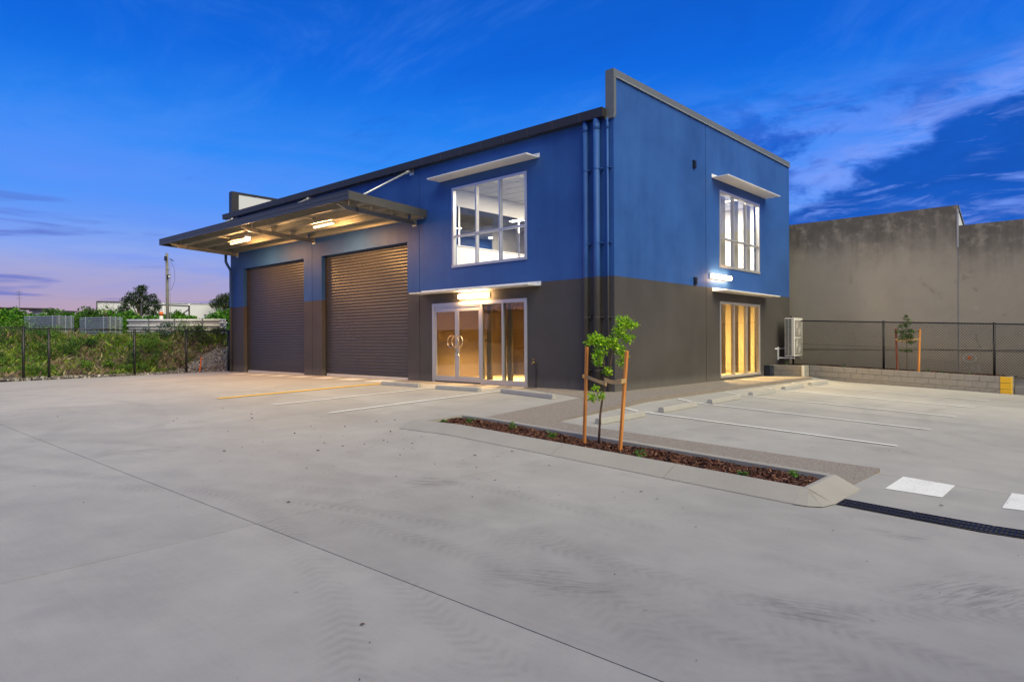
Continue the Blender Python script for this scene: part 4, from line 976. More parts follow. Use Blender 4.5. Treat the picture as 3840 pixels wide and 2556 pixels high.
def sprig(loc, h, n, label, cols, group='seedlings in the garden bed', cat='seedling', spread=.06):
    o = empty('seedling', loc, label, cat, group)
    P = []; st = MB()
    for k in range(4):
        a = random.uniform(0, 2 * PI); tp = (math.cos(a) * spread * .7, math.sin(a) * spread * .7, h * random.uniform(.6, 1)); st.tube([(0, 0, -.02), tp], [.004, .002], 4)
    st.build('stem', M_BARK, o)
    P = np.stack([RNG.normal(0, spread * .5, n), RNG.normal(0, spread * .5, n), RNG.uniform(.01, h, n)], 1)
    link('foliage', np_mesh('foliage', leaf_quads(P, .045, .5, .5), None, colmix(n, cols), M_LEAF), o); return o
GR = [(.10, .24, .035), (.06, .16, .03), (.16, .30, .05)]
sl_ = [((3.23, -6.58), .09, 110, 'bushy dark green seedling in mulch left of the staked sapling'), ((2.26, -6.42), .10, 60, 'thin upright seedling against the back kerb of the garden bed'), ((1.36, -6.52), .09, 60, 'bright green seedling third from the left end of the garden bed'),
       ((4.95, -6.85), .12, 70, 'small spiky seedling just right of the staked sapling'), ((6.77, -6.40), .07, 80, 'dark green seedling nearest the right end of the garden bed'), ((6.34, -6.78), .06, 50, 'pale green seedling second from the right end of the garden bed'), ((.95, -6.75), .06, 50, 'tiny seedling at the left tip of the garden bed')]
for (x, y), h, n, lab in sl_: sprig((x, y, mulz(x, y)), h, n, lab, GR)

# staked sapling --------------------------------------------------------------
def limb(par, pts, r0, r1, name='branch', n=7):
    k = len(pts); MB().tube(pts, [r0 + (r1 - r0) * i / (k - 1) for i in range(k)], n).build(name, M_BARK, par, True)
def crown(par, blobs, size, cols, wts=None, up=.35, aspect=.5, droop=.1, name='foliage', mt=None):
    Ps = []; 
    for (x, y, z, rx, rz, n) in blobs:
        d = unit(RNG.normal(size=(n, 3))) * (RNG.uniform(0, 1, (n, 1)) ** .45); Ps.append(np.array([x, y, z]) + d * np.array([rx, rx, rz]))
    P = np.concatenate(Ps); n = len(P)
    return link(name, np_mesh(name, leaf_quads(P, size, up, aspect, droop), None, colmix(n, cols, wts), mt or M_LEAF), par)
tb = Vector((4.10, -6.58, mulz(4.1, -6.58)))
tr = empty('young_tree', tb, 'bright green sapling tied between two stakes in the foreground garden bed', 'tree')
TP = [(4.10, -6.58, -.14), (4.13, -6.58, .28), (4.17, -6.57, .57), (4.22, -6.55, .74), (4.26, -6.52, .97), (4.29, -6.49, 1.22), (4.37, -6.42, 1.48), (4.43, -6.36, 1.62)]
limb(tr, [Vector(p) - tb for p in TP], .018, .006, 'trunk', 8)
limb(tr, [Vector(p) - tb for p in ((4.22, -6.55, .78), (4.20, -6.60, 1.10), (4.16, -6.64, 1.36))], .010, .004)
limb(tr, [Vector(p) - tb for p in ((4.29, -6.49, 1.2), (4.40, -6.47, 1.12), (4.44, -6.46, .98))], .007, .003)
limb(tr, [Vector(p) - tb for p in ((4.17, -6.57, .50), (4.11, -6.62, .58), (4.06, -6.66, .66))], .005, .002)
limb(tr, [Vector(p) - tb for p in ((4.33, -6.46, 1.36), (4.43, -6.36, 1.5), (4.54, -6.28, 1.58))], .006, .003)
bl = [(4.11, -6.66, 1.38, .12, .09, 150), (4.19, -6.58, 1.32, .11, .09, 150), (4.05, -6.70, 1.33, .07, .05, 60), (4.14, -6.62, 1.16, .10, .10, 110), (4.13, -6.64, 1.03, .06, .04, 40), (4.40, -6.39, 1.62, .10, .09, 130), (4.49, -6.31, 1.57, .09, .06, 90), (4.36, -6.43, 1.48, .10, .09, 130),
      (4.45, -6.35, 1.38, .09, .07, 90), (4.30, -6.49, 1.32, .10, .08, 120), (4.37, -6.43, 1.22, .09, .08, 90), (4.41, -6.43, 1.05, .06, .08, 60), (4.24, -6.54, .91, .06, .06, 60), (4.44, -6.40, 1.12, .05, .04, 30), (4.06, -6.68, .54, .07, .07, 60), (4.15, -6.60, .56, .05, .06, 40), (4.10, -6.66, .67, .06, .03, 30)]
bl = [(a - tb.x, b - tb.y, c - tb.z, d * 1.1, e * 1.1, int(n * 1.7)) for a, b, c, d, e, n in bl]
crown(tr, bl, .048, [(.36, .60, .025), (.24, .50, .03), (.50, .68, .04), (.13, .31, .03)], [.35, .3, .2, .15])
def stake(a, b, m, label, w=.042):
    a, b = Vector(a), Vector(b); o = empty('timber_stake', a, label, 'stake', 'timber tree stakes'); d = b - a
    s_ = MB().cbox(-w / 2, w / 2, -w / 2, w / 2, -.15, d.length, .003); q = d.to_track_quat('Z', 'Y').to_matrix().to_4x4(); q = q @ Matrix.Rotation(.75, 4, 'Z'); me = s_.mesh('shaft', m)
    ob = link('shaft', me, o); ob.rotation_euler = q.to_euler()
    nl = MB().tube([(w / 2, 0, d.length * .62), (w / 2 + .01, 0, d.length * .62)], .006, 6).mesh('nail', M_GALV); n2 = link('nail', nl, o); n2.rotation_euler = q.to_euler(); return o
stake((3.78, -6.49, -.10), (3.81, -6.46, 1.255), M_TIMB, 'upright orange timber stake left of the foreground sapling')
stake((4.52, -6.66, -.13), (4.595, -6.60, 1.205), M_TIMB, 'leaning orange timber stake right of the foreground sapling')
def strap(pts, hs, label, tw=0.0):
    o = MB(); P = [Vector(p) for p in pts]
    for off in (0, 1):
        pass
    n = len(P); top = []; bot = []
    for k, p in enumerate(P):
        h = hs[k]; top.append(p + Vector((0, 0, h / 2))); bot.append(p - Vector((0, 0, h / 2)))
    th = Vector((.004, -.004, 0))
    for k in range(n - 1):
        o.quad(top[k] + th, top[k + 1] + th, bot[k + 1] + th, bot[k] + th); o.quad(top[k] - th, bot[k] - th, bot[k + 1] - th, top[k + 1] - th); o.quad(top[k] + th, top[k] - th, top[k + 1] - th, top[k + 1] + th); o.quad(bot[k] + th, bot[k + 1] + th, bot[k + 1] - th, bot[k] - th)
    return o.build('tie_strap', M_HESS, None, label=label, cat='strap', group='hessian tree ties')
strap([(3.775, -6.525, .82), (3.80, -6.445, .82), (3.83, -6.50, .815), (3.95, -6.54, .79), (4.08, -6.56, .76), (4.19, -6.575, .735), (4.22, -6.59, .73), (4.235, -6.565, .73)], [.055, .055, .055, .05, .05, .06, .065, .06], 'hessian strap from the left stake to the foreground sapling')
strap([(4.60, -6.63, .79), (4.55, -6.675, .78), (4.50, -6.66, .775), (4.42, -6.635, .76), (4.32, -6.61, .765), (4.22, -6.595, .79), (4.19, -6.57, .79)], [.06, .065, .065, .055, .06, .065, .06], 'hessian strap from the right stake to the foreground sapling')

# trench drain ---------------------------------------------------------------
dr = empty('trench_drain', (7.46, -6.97, terr(7.46, -6.97)), 'black trench drain grate crossing the concrete at right', 'drain')
for k in range(9):
    xa = 7.44 + k * .66; xb = xa + .645; gm_ = MB(); za, zb = terr(xa, -6.85), terr(xb, -6.85)
    L0 = dr.location
    for j in range(3): gm_.box(xa, xb, -7.02 + j * .125, -6.995 + j * .125, 0, .012)
    for j in range(17): gm_.box(xa + j * .0392, xa + j * .0392 + .022, -6.995, -6.77, .001, .010)
    gm_.v = [(p[0] - L0.x, p[1] - L0.y, p[2] + za + (zb - za) * (p[0] - xa) / (xb - xa) - L0.z) for p in gm_.v]
    gm_.build('grate', M_IRON, dr)
ch = MB()
for k in range(8):
    xa, xb = 7.42 + k * .8, 7.42 + (k + 1) * .8; ch.quad((xa, -7.05, terr(xa, -7) + .003), (xb, -7.05, terr(xb, -7) + .003), (xb, -6.74, terr(xb, -6.8) + .003), (xa, -6.74, terr(xa, -6.8) + .003))
rel(dr, ch).build('channel', M_SUB, dr)

# ================================================================== BLOCK PLANTER WALL
bw = empty('block_wall', (1.2, 11.1, -.2), 'low grey concrete block planter wall with a yellow painted end', 'wall')
SL = -.039
def blk(c=.006): return MB().cbox(.004, .396, 0, .19, .004, .192, c).mesh('block', M_BLOCK)
def blkw(L, m=M_BLOCK): return MB().cbox(.004, L - .004, 0, .19, .004, .192, .006).mesh('block', m)
BLK = blk(); HALF = blkw(.2); HALFY = blkw(.30, M_YELB)
L0 = bw.location
def put(me, x, y, z, rz=0, ry=0):
    o = link('block', me, bw, (x - L0.x, y - L0.y, z - L0.z), (0, ry, rz)); return o
# wall 1, along x at y=10.3
for c in range(3):
    z = .41 - .2 * (c + 1); xx = 0.03 + (.0 if c % 2 == 0 else -.0); first = .2 if c % 2 == 0 else .4; L = 1.17; x = xx
    k = 0
    while x < xx + L - .05:
        w_ = first if k == 0 else .4; w_ = min(w_, xx + L - x); put(blkw(w_) if abs(w_ - .4) > .01 else BLK, x, 10.30, z); x += w_; k += 1
# return, along y at x=1.2 (face +x)
for c in range(3):
    z = .40 - .2 * (c + 1); y = 10.50; k = 0
    while y < 11.08:
        w_ = min(.4 if (c + k) % 2 == 0 else .2, 11.1 - y); put(blkw(w_) if abs(w_ - .4) > .01 else BLK, 1.20, y, z, PI / 2); y += w_; k += 1
# long wall
for c in range(3):
    s = 0.0; k = 0; Ltot = 5.72
    while s < Ltot - .04:
        w_ = (.2 if c % 2 else .4) if k == 0 else .4; w_ = min(w_, Ltot - s)
        x = 1.205 + s * math.cos(SL); z = .39 - .2 * (c + 1) + s * math.sin(SL)
        put(BLK if abs(w_ - .4) < .01 else blkw(w_), x, 11.10, z, 0, -SL); s += w_; k += 1
    zE = .39 - .2 * (c + 1) + 5.72 * math.sin(SL)
    put(HALFY, 1.205 + 5.72, 11.098, zE, 0, -SL)
    for k in range(2): put(BLK if k else blkw(.2), 7.215, 11.30 + (.2 if k else 0), zE - .01, PI / 2)
mb_ = MB(); mb_.box(.03, 1.19, 10.312, 10.48, -.2, .395); mb_.poly([(1.21, 11.112, -.25), (7.2, 11.112, -.48), (7.2, 11.112, .15), (1.21, 11.112, .378)]); mb_.poly([(1.21, 11.28, .378), (7.2, 11.28, .15), (7.2, 11.112, .15), (1.21, 11.112, .378)]); mb_.box(1.03, 1.188, 10.48, 11.1, -.25, .38)
rel(bw, mb_).build('mortar', M_MORTAR, bw)
rel(bw, MB().cbox(1.205, 1.285, 10.24, 10.32, -.2, .41, .01)).build('end_post', M_CREAM, bw); rel(bw, MB().cbox(1.20, 1.29, 10.235, 10.325, .22, .25, .005)).build('post_band', M_CREAM, bw)
rel(bw, MB().poly([(7.25, 11.9, .05), (11.5, 11.9, -.1), (11.5, 11.9, -.6), (7.25, 11.9, -.5)]).poly([(7.25, 11.9, -.18), (11.5, 11.9, -.24), (11.5, 11.72, -.24), (7.25, 11.72, -.18)]).poly([(7.25, 11.72, -.18), (11.5, 11.72, -.24), (11.5, 11.72, -.6), (7.25, 11.72, -.5)])).build('footing', M_KERB, bw)
def plz(x, y): return .35 + (x - 1.2) * SL + .025 * fbm(x * 2, y * 3, 1.5) - .01
m_ = MB(); nx, ny = 40, 8
for i in range(nx + 1):
    for j in range(ny + 1):
        x = .02 + 7.2 * i / nx; y = (10.49 if x < 1.2 else 11.29) + (13.1 - (10.49 if x < 1.2 else 11.29)) * j / ny; m_.v.append((x, y, plz(x, y)))
for i in range(nx):
    for j in range(ny): m_.f.append((i * (ny + 1) + j, (i + 1) * (ny + 1) + j, (i + 1) * (ny + 1) + j + 1, i * (ny + 1) + j + 1))
rel(bw, m_).build('soil', M_MULCHB, bw, True)
chips('bark_mulch', lambda x, y: plz(x, y) + .015, 1.25, 7.15, 11.29, 12.2, 3800, 'dark red bark mulch topping the block planter')
for (x, y), h, n, lab in (((.55, 10.6), .16, 50, 'strappy green seedling at the left end of the block planter'), ((2.3, 11.45), .16, 40, 'thin seedling left of the planter sapling'), ((4.95, 11.4), .16, 70, 'dark green seedling right beside the planter stake'), ((5.3, 11.42), .14, 50, 'pale seedling in the middle of the block planter'), ((6.1, 11.4), .10, 40, 'small seedling near the yellow end of the block planter')):
    sprig((x, y, plz(x, y)), h, n, lab, [(.07, .16, .05), (.12, .2, .08)], 'seedlings in the block planter')
# planter sapling
tb2 = Vector((4.30, 11.45, .24))
t2 = empty('young_tree', tb2, 'dark leaved sapling tied between stakes in the block planter', 'tree')
limb(t2, [(0, 0, 0), (.01, 0, .5), (0, .01, 1.0), (.01, 0, 1.5), (.03, 0, 1.95)], .014, .004, 'trunk')
for z, a, l in ((.62, 0, .2), (.66, 3.1, .2), (.95, 1, .22), (1.05, 2.6, .28), (1.15, -.4, .3), (1.28, 2.9, .28), (1.4, .2, .28), (1.5, 3.4, .25), (1.62, .6, .2), (1.75, 2.5, .16)):
    limb(t2, [(0, 0, z), (math.cos(a) * l * .6, math.sin(a) * l * .6, z + .05), (math.cos(a) * l, math.sin(a) * l, z + .06)], .005, .002)
crown(t2, [(-.02, 0, 1.86, .10, .10, 40), (.04, 0, 1.70, .14, .10, 50), (-.08, 0, 1.56, .18, .09, 70), (-.15, 0, 1.36, .18, .09, 80), (.15, 0, 1.38, .18, .09, 80), (0, 0, 1.22, .24, .09, 110), (.14, 0, 1.0, .12, .07, 50), (-.02, 0, 1.05, .12, .06, 40), (-.08, 0, .70, .14, .06, 36), (.08, 0, .72, .12, .06, 36), (-.12, 0, 1.12, .16, .06, 50), (.12, 0, 1.16, .16, .06, 50)], .085, [(.045, .10, .025), (.07, .15, .03), (.14, .22, .05), (.03, .07, .02)], None, .5, .45, .15)
stake((4.02, 11.45, .27), (3.97, 11.45, 1.70), M_TIMR, 'dark red timber stake left of the planter sapling', .05)
stake((4.66, 11.45, .24), (4.70, 11.45, 1.68), M_TIMB, 'orange timber stake right of the planter sapling', .05)
strap([(3.97, 11.42, 1.34), (4.1, 11.42, 1.30), (4.3, 11.425, 1.27), (4.33, 11.43, 1.27)], [.06] * 4, 'hessian strap from the red stake to the planter sapling')
strap([(4.72, 11.42, 1.35), (4.5, 11.42, 1.33), (4.31, 11.425, 1.31), (4.28, 11.43, 1.31)], [.06] * 4, 'hessian strap from the orange stake to the planter sapling')

# ================================================================== CHAIN LINK FENCES
def chain_fence(name, P0, P1, posts, ztop, zbot, label, pitch=.075, wire=.0038, midwire=True, pr=.037):
    P0, P1 = Vector(P0), Vector(P1); o = empty(name, (P0.x, P0.y, 0), label, 'fence', 'black chain link fences'); d = (P1 - P0); L = d.length; d = d / L; nv = Vector((-d.y, d.x, 0))
    pt = lambda s, z, off=0.0: Vector((d.x * s, d.y * s, z)) + nv * off
    for s in posts: MB().tube([pt(s, zbot(s) - .3), pt(s, ztop(s) + .03)], pr, 10).tube([pt(s, ztop(s) + .03), pt(s, ztop(s) + .05)], [pr + .004, pr * .6], 10).build('post', M_BLACK, o, True)
    ns = max(2, int(L / 1.5)); MB().tube([pt(L * k / ns, ztop(L * k / ns)) for k in range(ns + 1)], .022, 8).build('top_rail', M_BLACK, o, True)
    if midwire: MB().tube([pt(L * k / ns, .5 * (ztop(L * k / ns) + zbot(L * k / ns)) - .02) for k in range(ns + 1)], .0045, 5).build('tension_wire', M_BLACK, o)
    MB().tube([pt(L * k / ns, zbot(L * k / ns) + .05) for k in range(ns + 1)], .0045, 5).build('tension_wire', M_BLACK, o)
    mb = MB(); n = int(L / pitch); off = Vector((0, 0, 0))
    for fam in (1, -1):
        k = -int(2.2 / pitch)
        while k < n + int(2.2 / pitch):
            s0 = k * pitch
            hh = ztop(min(max(s0, 0), L)) - zbot(min(max(s0, 0), L)); sa, sb = s0, s0 + hh * .92 * fam
            k += 1
            za, zb = zbot(min(max(sa, 0), L)), None
            f0, f1 = 0.0, 1.0
            lo, hi = min(sa, sb), max(sa, sb)
            if hi <= 0 or lo >= L: continue
            zz = lambda f: zbot(min(max(sa + (sb - sa) * f, 0), L)) + f * (ztop(min(max(sa + (sb - sa) * f, 0), L)) - zbot(min(max(sa + (sb - sa) * f, 0), L)))
            if sa < 0: f0 = max(f0, (0 - sa) / (sb - sa)) if sb > sa else f0
            if sa > L: f0 = max(f0, (L - sa) / (sb - sa)) if sb < sa else f0
            if sb > L: f1 = min(f1, (L - sa) / (sb - sa))
            if sb < 0: f1 = min(f1, (0 - sa) / (sb - sa))
            if f1 - f0 < .02: continue
            a = pt(sa + (sb - sa) * f0, zz(f0), .003 * fam); b = pt(sa + (sb - sa) * f1, zz(f1), .003 * fam)
            mb.tube([a, b], wire, 3, False)
    me = mb.mesh('mesh', M_BLACK, fix=False); m = link('mesh', me, o); m['kind'] = 'stuff'
    return o
chain_fence('chain_link_fence', (.35, 11.8, 0), (15.5, 11.8, 0), [.02, 3.16, 6.36, 9.5, 12.6], lambda s: 2.06 - .0405 * (s + .35 - .9) if s < 8 else 1.745, lambda s: .34 - .040 * s if s < 6.9 else .06 - .035 * (s - 6.9) , 'black chain link fence behind the block planter', .085, .0052)
chain_fence('chain_link_fence', (-23.1, 1.9, 0), (-23.1, -16.0, 0), [1.62, 3.65, 5.9, 9.14, 10.01, 13.0, 16.0], lambda s: 1.885 + .006 * s + (.05 if s > 10 else 0), lambda s: -.10 - .009 * s, 'black chain link fence along the left edge of the yard', .085, .0016, True, .050)

# ================================================================== NEIGHBOUR BUILDING
nb = empty('neighbour_building', (5, 14, 0), 'weathered grey brown concrete tilt panel building behind the side fence', 'building')
def nbp(name, mb, m, lab=None):
    rel(nb, mb); return mb.build(name, m, nb, label=lab)
nbp('wall_panel', MB().box(-9, 5.505, 13.2, 13.38, -.6, 6.04), M_STAIN); nbp('wall_panel', MB().box(5.545, 20, 13.21, 13.38, -.6, 5.315), M_STAIN)
nbp('joint_sealant', MB().box(5.508, 5.542, 13.22, 13.36, -.6, 5.30), mat('grey_sealant', (.30, .29, .30), .7)); nbp('joint_flashing', MB().box(5.502, 5.56, 13.185, 13.199, 4.55, 5.9), mat('pale_flashing', (.45, .44, .42), .5, .2))
nbp('side_sheet', MB().poly([(5.50, 13.385, 6.03), (5.50, 15.6, 5.05), (5.50, 15.6, 4.0), (5.50, 13.385, 4.0)]).poly([(5.47, 13.385, 6.03), (5.47, 15.6, 5.05), (5.47, 15.6, 4.0), (5.47, 13.385, 4.0)]).poly([(5.47, 13.385, 6.03), (5.47, 15.6, 5.05), (5.50, 15.6, 5.05), (5.50, 13.385, 6.03)]), M_SHEDW)
nbp('side_capping', MB().poly([(5.46, 13.385, 6.06), (5.54, 13.385, 6.06), (5.54, 15.7, 5.06), (5.46, 15.7, 5.06)]).poly([(5.54, 13.385, 6.06), (5.54, 15.7, 5.06), (5.54, 15.7, 4.98), (5.54, 13.385, 5.98)]), mat('dull_capping', (.22, .26, .24), .5, .3))
nbp('roof', MB().poly([(-9, 13.39, 5.3), (20, 13.39, 4.9), (20, 40, 5.1), (-9, 40, 5.6)]), M_SHEET)
nbp('base_line', MB().box(-9, 20, 13.19, 13.199, .95, .965), mat('pour_line', (.10, .09, .08), .9))
for (x, y, r, zb) in ((-.75, 21, 1.05, 6.55), (7.4, 19, 1.2, 5.70)):
    d_ = MB(); n = 20; prof = [(1.0, 0), (1.02, .12), (.9, .24), (.55, .32), (.12, .35)]; 
    for pr_, pz in prof: d_.v += [(x + pr_ * r * math.cos(2 * PI * j / n), y + pr_ * r * math.sin(2 * PI * j / n), zb + pz) for j in range(n)]
    for k in range(len(prof) - 1):
        for j in range(n): d_.f.append((k * n + j, k * n + (j + 1) % n, (k + 1) * n + (j + 1) % n, (k + 1) * n + j))
    d_.f.append(tuple(range((len(prof) - 1) * n, len(prof) * n))); d_.tube([(x, y, zb - 1.2), (x, y, zb)], r * .8, 16)
    nbp('roof_vent', d_, M_SHEDW, 'pale round roof ventilator')
# sprayed survey mark: ring with orange dot and scrawl
mk = MB(); cx, cz_ = 5.86, .67
for j in range(20):
    a0, a1 = 2 * PI * j / 20, 2 * PI * (j + 1) / 20; R0, R1 = .155, .19
    mk.quad((cx + R0 * 1.1 * math.cos(a0), 13.204, cz_ + R0 * .8 * math.sin(a0)), (cx + R1 * 1.1 * math.cos(a0), 13.204, cz_ + R1 * .8 * math.sin(a0)), (cx + R1 * 1.1 * math.cos(a1), 13.204, cz_ + R1 * .8 * math.sin(a1)), (cx + R0 * 1.1 * math.cos(a1), 13.204, cz_ + R0 * .8 * math.sin(a1)))
spray = mat('sprayed_white', (.50, .48, .46), .8, 0, .2, 30); nbp('spray_ring', mk, spray)
nbp('spray_dot', MB().quad((cx - .05, 13.204, cz_ - .03), (cx + .04, 13.204, cz_ - .03), (cx + .04, 13.204, cz_ + .06), (cx - .05, 13.204, cz_ + .06)), M_ORANGE)
def stroke(pts, wd=.022):
    s_ = MB()
    for (a, b), (c, d) in zip(pts[:-1], pts[1:]):
        v = Vector((c - a, d - b)).normalized(); nx_, nz_ = -v.y * wd / 2, v.x * wd / 2; s_.quad((a + nx_, 13.203, b + nz_), (c + nx_, 13.203, d + nz_), (c - nx_, 13.203, d - nz_), (a - nx_, 13.203, b - nz_))
    return s_
nbp('spray_scrawl', stroke([(5.68, .33), (5.72, .30), (5.75, .34), (5.80, .34)]), spray)
for k, x in enumerate((5.90, 6.06)):
    if k == 0: nbp('spray_scrawl', stroke([(x + .09, .41), (x, .41), (x, .34), (x + .08, .34), (x + .09, .29), (x + .06, .25), (x, .25)]), spray)
    else: nbp('spray_scrawl', stroke([(x, .41), (x + .08, .40), (x + .04, .34), (x + .10, .31), (x + .06, .25), (x, .25)]), spray)

# ================================================================== LEFT BACKGROUND
# gravel strip and slope
gv = MB(); nx, ny = 14, 70
def gvw(y): return .55 + 2.3 * ss(-5.0, 1.6, y)
for i in range(nx + 1):
    for j in range(ny + 1):
        y = -16 + 26 * j / ny; u = gvw(y) * i / nx - .3; x = -23.3 - u; gv.v.append((x, y, max(bank(x, y), -.16 - .006 * max(0, -y)) + .03 + .02 * fbm(x * 3, y * 3, 2) if i < nx else bank(x, y) - .05))
for i in range(nx):
    for j in range(ny): gv.f.append((i * (ny + 1) + j, (i + 1) * (ny + 1) + j, (i + 1) * (ny + 1) + j + 1, i * (ny + 1) + j + 1))
gravel = gv.build('gravel', M_GRAVEL, None, True, label='grey gravel strip and slope behind the left fence', cat='gravel', kind='stuff')
n = 5200; Y = RNG.uniform(-10, 4, n); U = RNG.uniform(0, 1, n); X = np.array([-23.3 - (gvw(b) * a - .3) for a, b in zip(U, Y)]); Z = np.array([bank(a, b) + .05 for a, b in zip(X, Y)])
P = np.stack([X, Y, Z], 1); V = leaf_quads(P, .09, .2, 1.5); link('gravel_stones', np_mesh('gravel_stones', V, None, colmix(n, [(.30, .28, .26), (.18, .165, .155), (.42, .39, .36)]), M_CHIP), gravel)['kind'] = 'stuff'

# weeds on the bank: blades of grass and low leafy growth
def scatter_bank(n, u0, u1, y0, y1):
    U = RNG.uniform(u0, u1, n * 2); Y = RNG.uniform(y0, y1, n * 2); keep = np.array([u > gvw(y) - .35 for u, y in zip(U, Y)]); U, Y = U[keep][:n], Y[keep][:n]; X = -23.3 - U
    Z = np.array([bank(a, b) for a, b in zip(X, Y)]); return np.stack([X, Y, Z], 1)
patch = lambda P, s: np.array([fbm(a * s, b * s + 3, 1.0) for a, b in P[:, :2]])
P = scatter_bank(42000, .2, 12.5, -17, 9); n = len(P)
pt_ = patch(P, .55); pt2 = patch(P + 5, 1.4)
d = RNG.normal(size=(n, 3)) * np.array([.55, .55, .2]); d[:, 2] += 1; d = unit(d); hgt = (RNG.uniform(.12, .42, (n, 1)) * (1.0 + .5 * pt2[:, None])).clip(.06, .7)
s_ = unit(np.cross(d, RNG.normal(size=(n, 3)))); wd = RNG.uniform(.008, .022, (n, 1)); lean = RNG.normal(size=(n, 3)) * .10 * np.array([1, 1, 0])
V = np.stack([P - s_ * wd, P + s_ * wd, P + d * hgt * .6 + s_ * wd * .8, P + d * hgt + lean], 1)
cg = colmix(n, [(.16, .27, .025), (.26, .34, .045), (.08, .17, .02)]); cd = colmix(n, [(.34, .26, .14), (.25, .17, .12), (.42, .36, .22), (.24, .16, .14)])
dry = (pt_ > .05) & (RNG.uniform(size=n) < .75) | (RNG.uniform(size=n) < .12); col_ = np.where(dry[:, None], cd, cg)
weeds = link('weeds', np_mesh('weeds', V, None, col_, M_GRASS), None, label='tangled green and dry brown weeds covering the bank behind the left fence', cat='weeds', kind='stuff')
P = scatter_bank(24000, .3, 12.5, -17, 9); q = patch(P + 2, .7); P = P[q > -.05]; n = len(P); P[:, 2] += RNG.uniform(.02, .42, n) * (1 + .5 * patch(P, .9))
link('low_leaves', np_mesh('low_leaves', leaf_quads(P, .10, .5, .55), None, colmix(n, [(.10, .24, .025), (.17, .33, .03), (.05, .11, .018), (.27, .36, .05)], [.35, .25, .2, .2]), M_LEAF), weeds)['kind'] = 'stuff'

n = 2600; Yw = RNG.uniform(-15, 6, n); Uw = RNG.uniform(4.5, 12.5, n); cl_ = np.array([fbm(a * .8, b * .8, 1.0) for a, b in zip(Uw, Yw)]); Yw, Uw = Yw[cl_ > .05], Uw[cl_ > .05]; n = len(Yw)
P = np.stack([-23.3 - Uw, Yw, np.array([bank(-23.3 - a, b) for a, b in zip(Uw, Yw)])], 1); d = RNG.normal(size=(n, 3)) * np.array([.35, .35, .1]); d[:, 2] += 1; d = unit(d); hgt = RNG.uniform(.3, .75, (n, 1)) * np.where((Yw > -6) & (Yw < .5) & (Uw > 5.5), .45, 1.0)[:, None]; s_ = unit(np.cross(d, RNG.normal(size=(n, 3)))); wd = RNG.uniform(.01, .022, (n, 1))
V = np.stack([P - s_ * wd, P + s_ * wd, P + d * hgt * .6 + s_ * wd * .8, P + d * hgt + RNG.normal(size=(n, 3)) * .12 * np.array([1, 1, 0])], 1)
link('tall_blades', np_mesh('tall_blades', V, None, colmix(n, [(.22, .24, .07), (.14, .24, .03), (.28, .23, .12), (.10, .20, .03)]), M_GRASS), weeds)['kind'] = 'stuff'

def shrub(loc, blobs, size, cols, label, n_st=4, group='shrubs on the weedy bank', name='shrub', aspect=.5, wts=None):
    o = empty(name, loc, label, 'shrub', group)
    for k in range(n_st):
        b = blobs[k % len(blobs)]; limb(o, [(0, 0, -.1), (b[0] * .5, b[1] * .5, b[2] * .5), (b[0], b[1], b[2])], .03, .008, 'stem', 5)
    crown(o, blobs, size, cols, wts, .4, aspect, .1); return o
bz_ = lambda x, y: bank(x, y)
DG = [(.045, .12, .018), (.08, .19, .022), (.13, .24, .03), (.022, .055, .012)]; LG = [(.13, .27, .025), (.20, .34, .04), (.08, .18, .02)]; BG = [(.10, .17, .13), (.07, .13, .10), (.14, .22, .17)]
def rb(n, sx, sy, h, r, m): return [(random.uniform(-sx, sx), random.uniform(-sy, sy), random.uniform(.25, 1) * h, r * random.uniform(.7, 1.2), r * random.uniform(.5, .9), m) for _ in range(n)]
shrub((-42.8, -1.4, bz_(-42.8, -1.4)), rb(16, 1.2, 1.2, 2.0, .55, 170), .17, DG, 'rounded dark green bush rising above the vines at left', 6)
shrub((-36.5, -7.4, bz_(-36.5, -7.4)), rb(14, 1.4, 1.6, .9, .5, 160), .13, LG, 'broad light green bush at the left picture edge')
shrub((-27.0, -2.0, bz_(-27, -2)), rb(12, .8, 1.0, .8, .35, 170), .09, LG, 'leafy green shrub behind the middle of the left fence')
shrub((-26.2, .6, bz_(-26.2, .6)), rb(12, .7, .9, .9, .33, 170), .09, [(.08, .13, .03), (.12, .15, .05), (.05, .08, .02)], 'olive shrub above the gravel slope')
shrub((-25.6, 2.1, bz_(-25.6, 2.1)), rb(10, .4, .5, 1.3, .3, 160), .10, BG, 'grey green shrub beside the far left building corner')
shrub((-28.2, -1.1, bz_(-28.2, -1.1)), rb(9, .6, .7, .9, .26, 90), .10, BG, 'blue green feathery shrub in front of the white pipes')
shrub((-28.6, -4.6, bz_(-28.6, -4.6)), rb(9, .6, .8, .6, .3, 150), .09, DG, 'dark green shrub below the right steel panel stack')
shrub((-24.4, -9.2, bz_(-24.4, -9.2)), rb(6, .4, .5, .5, .22, 60), .22, [(.15, .26, .05), (.22, .30, .08)], 'strappy bright green clump at the bottom left picture edge', 3, aspect=.14)
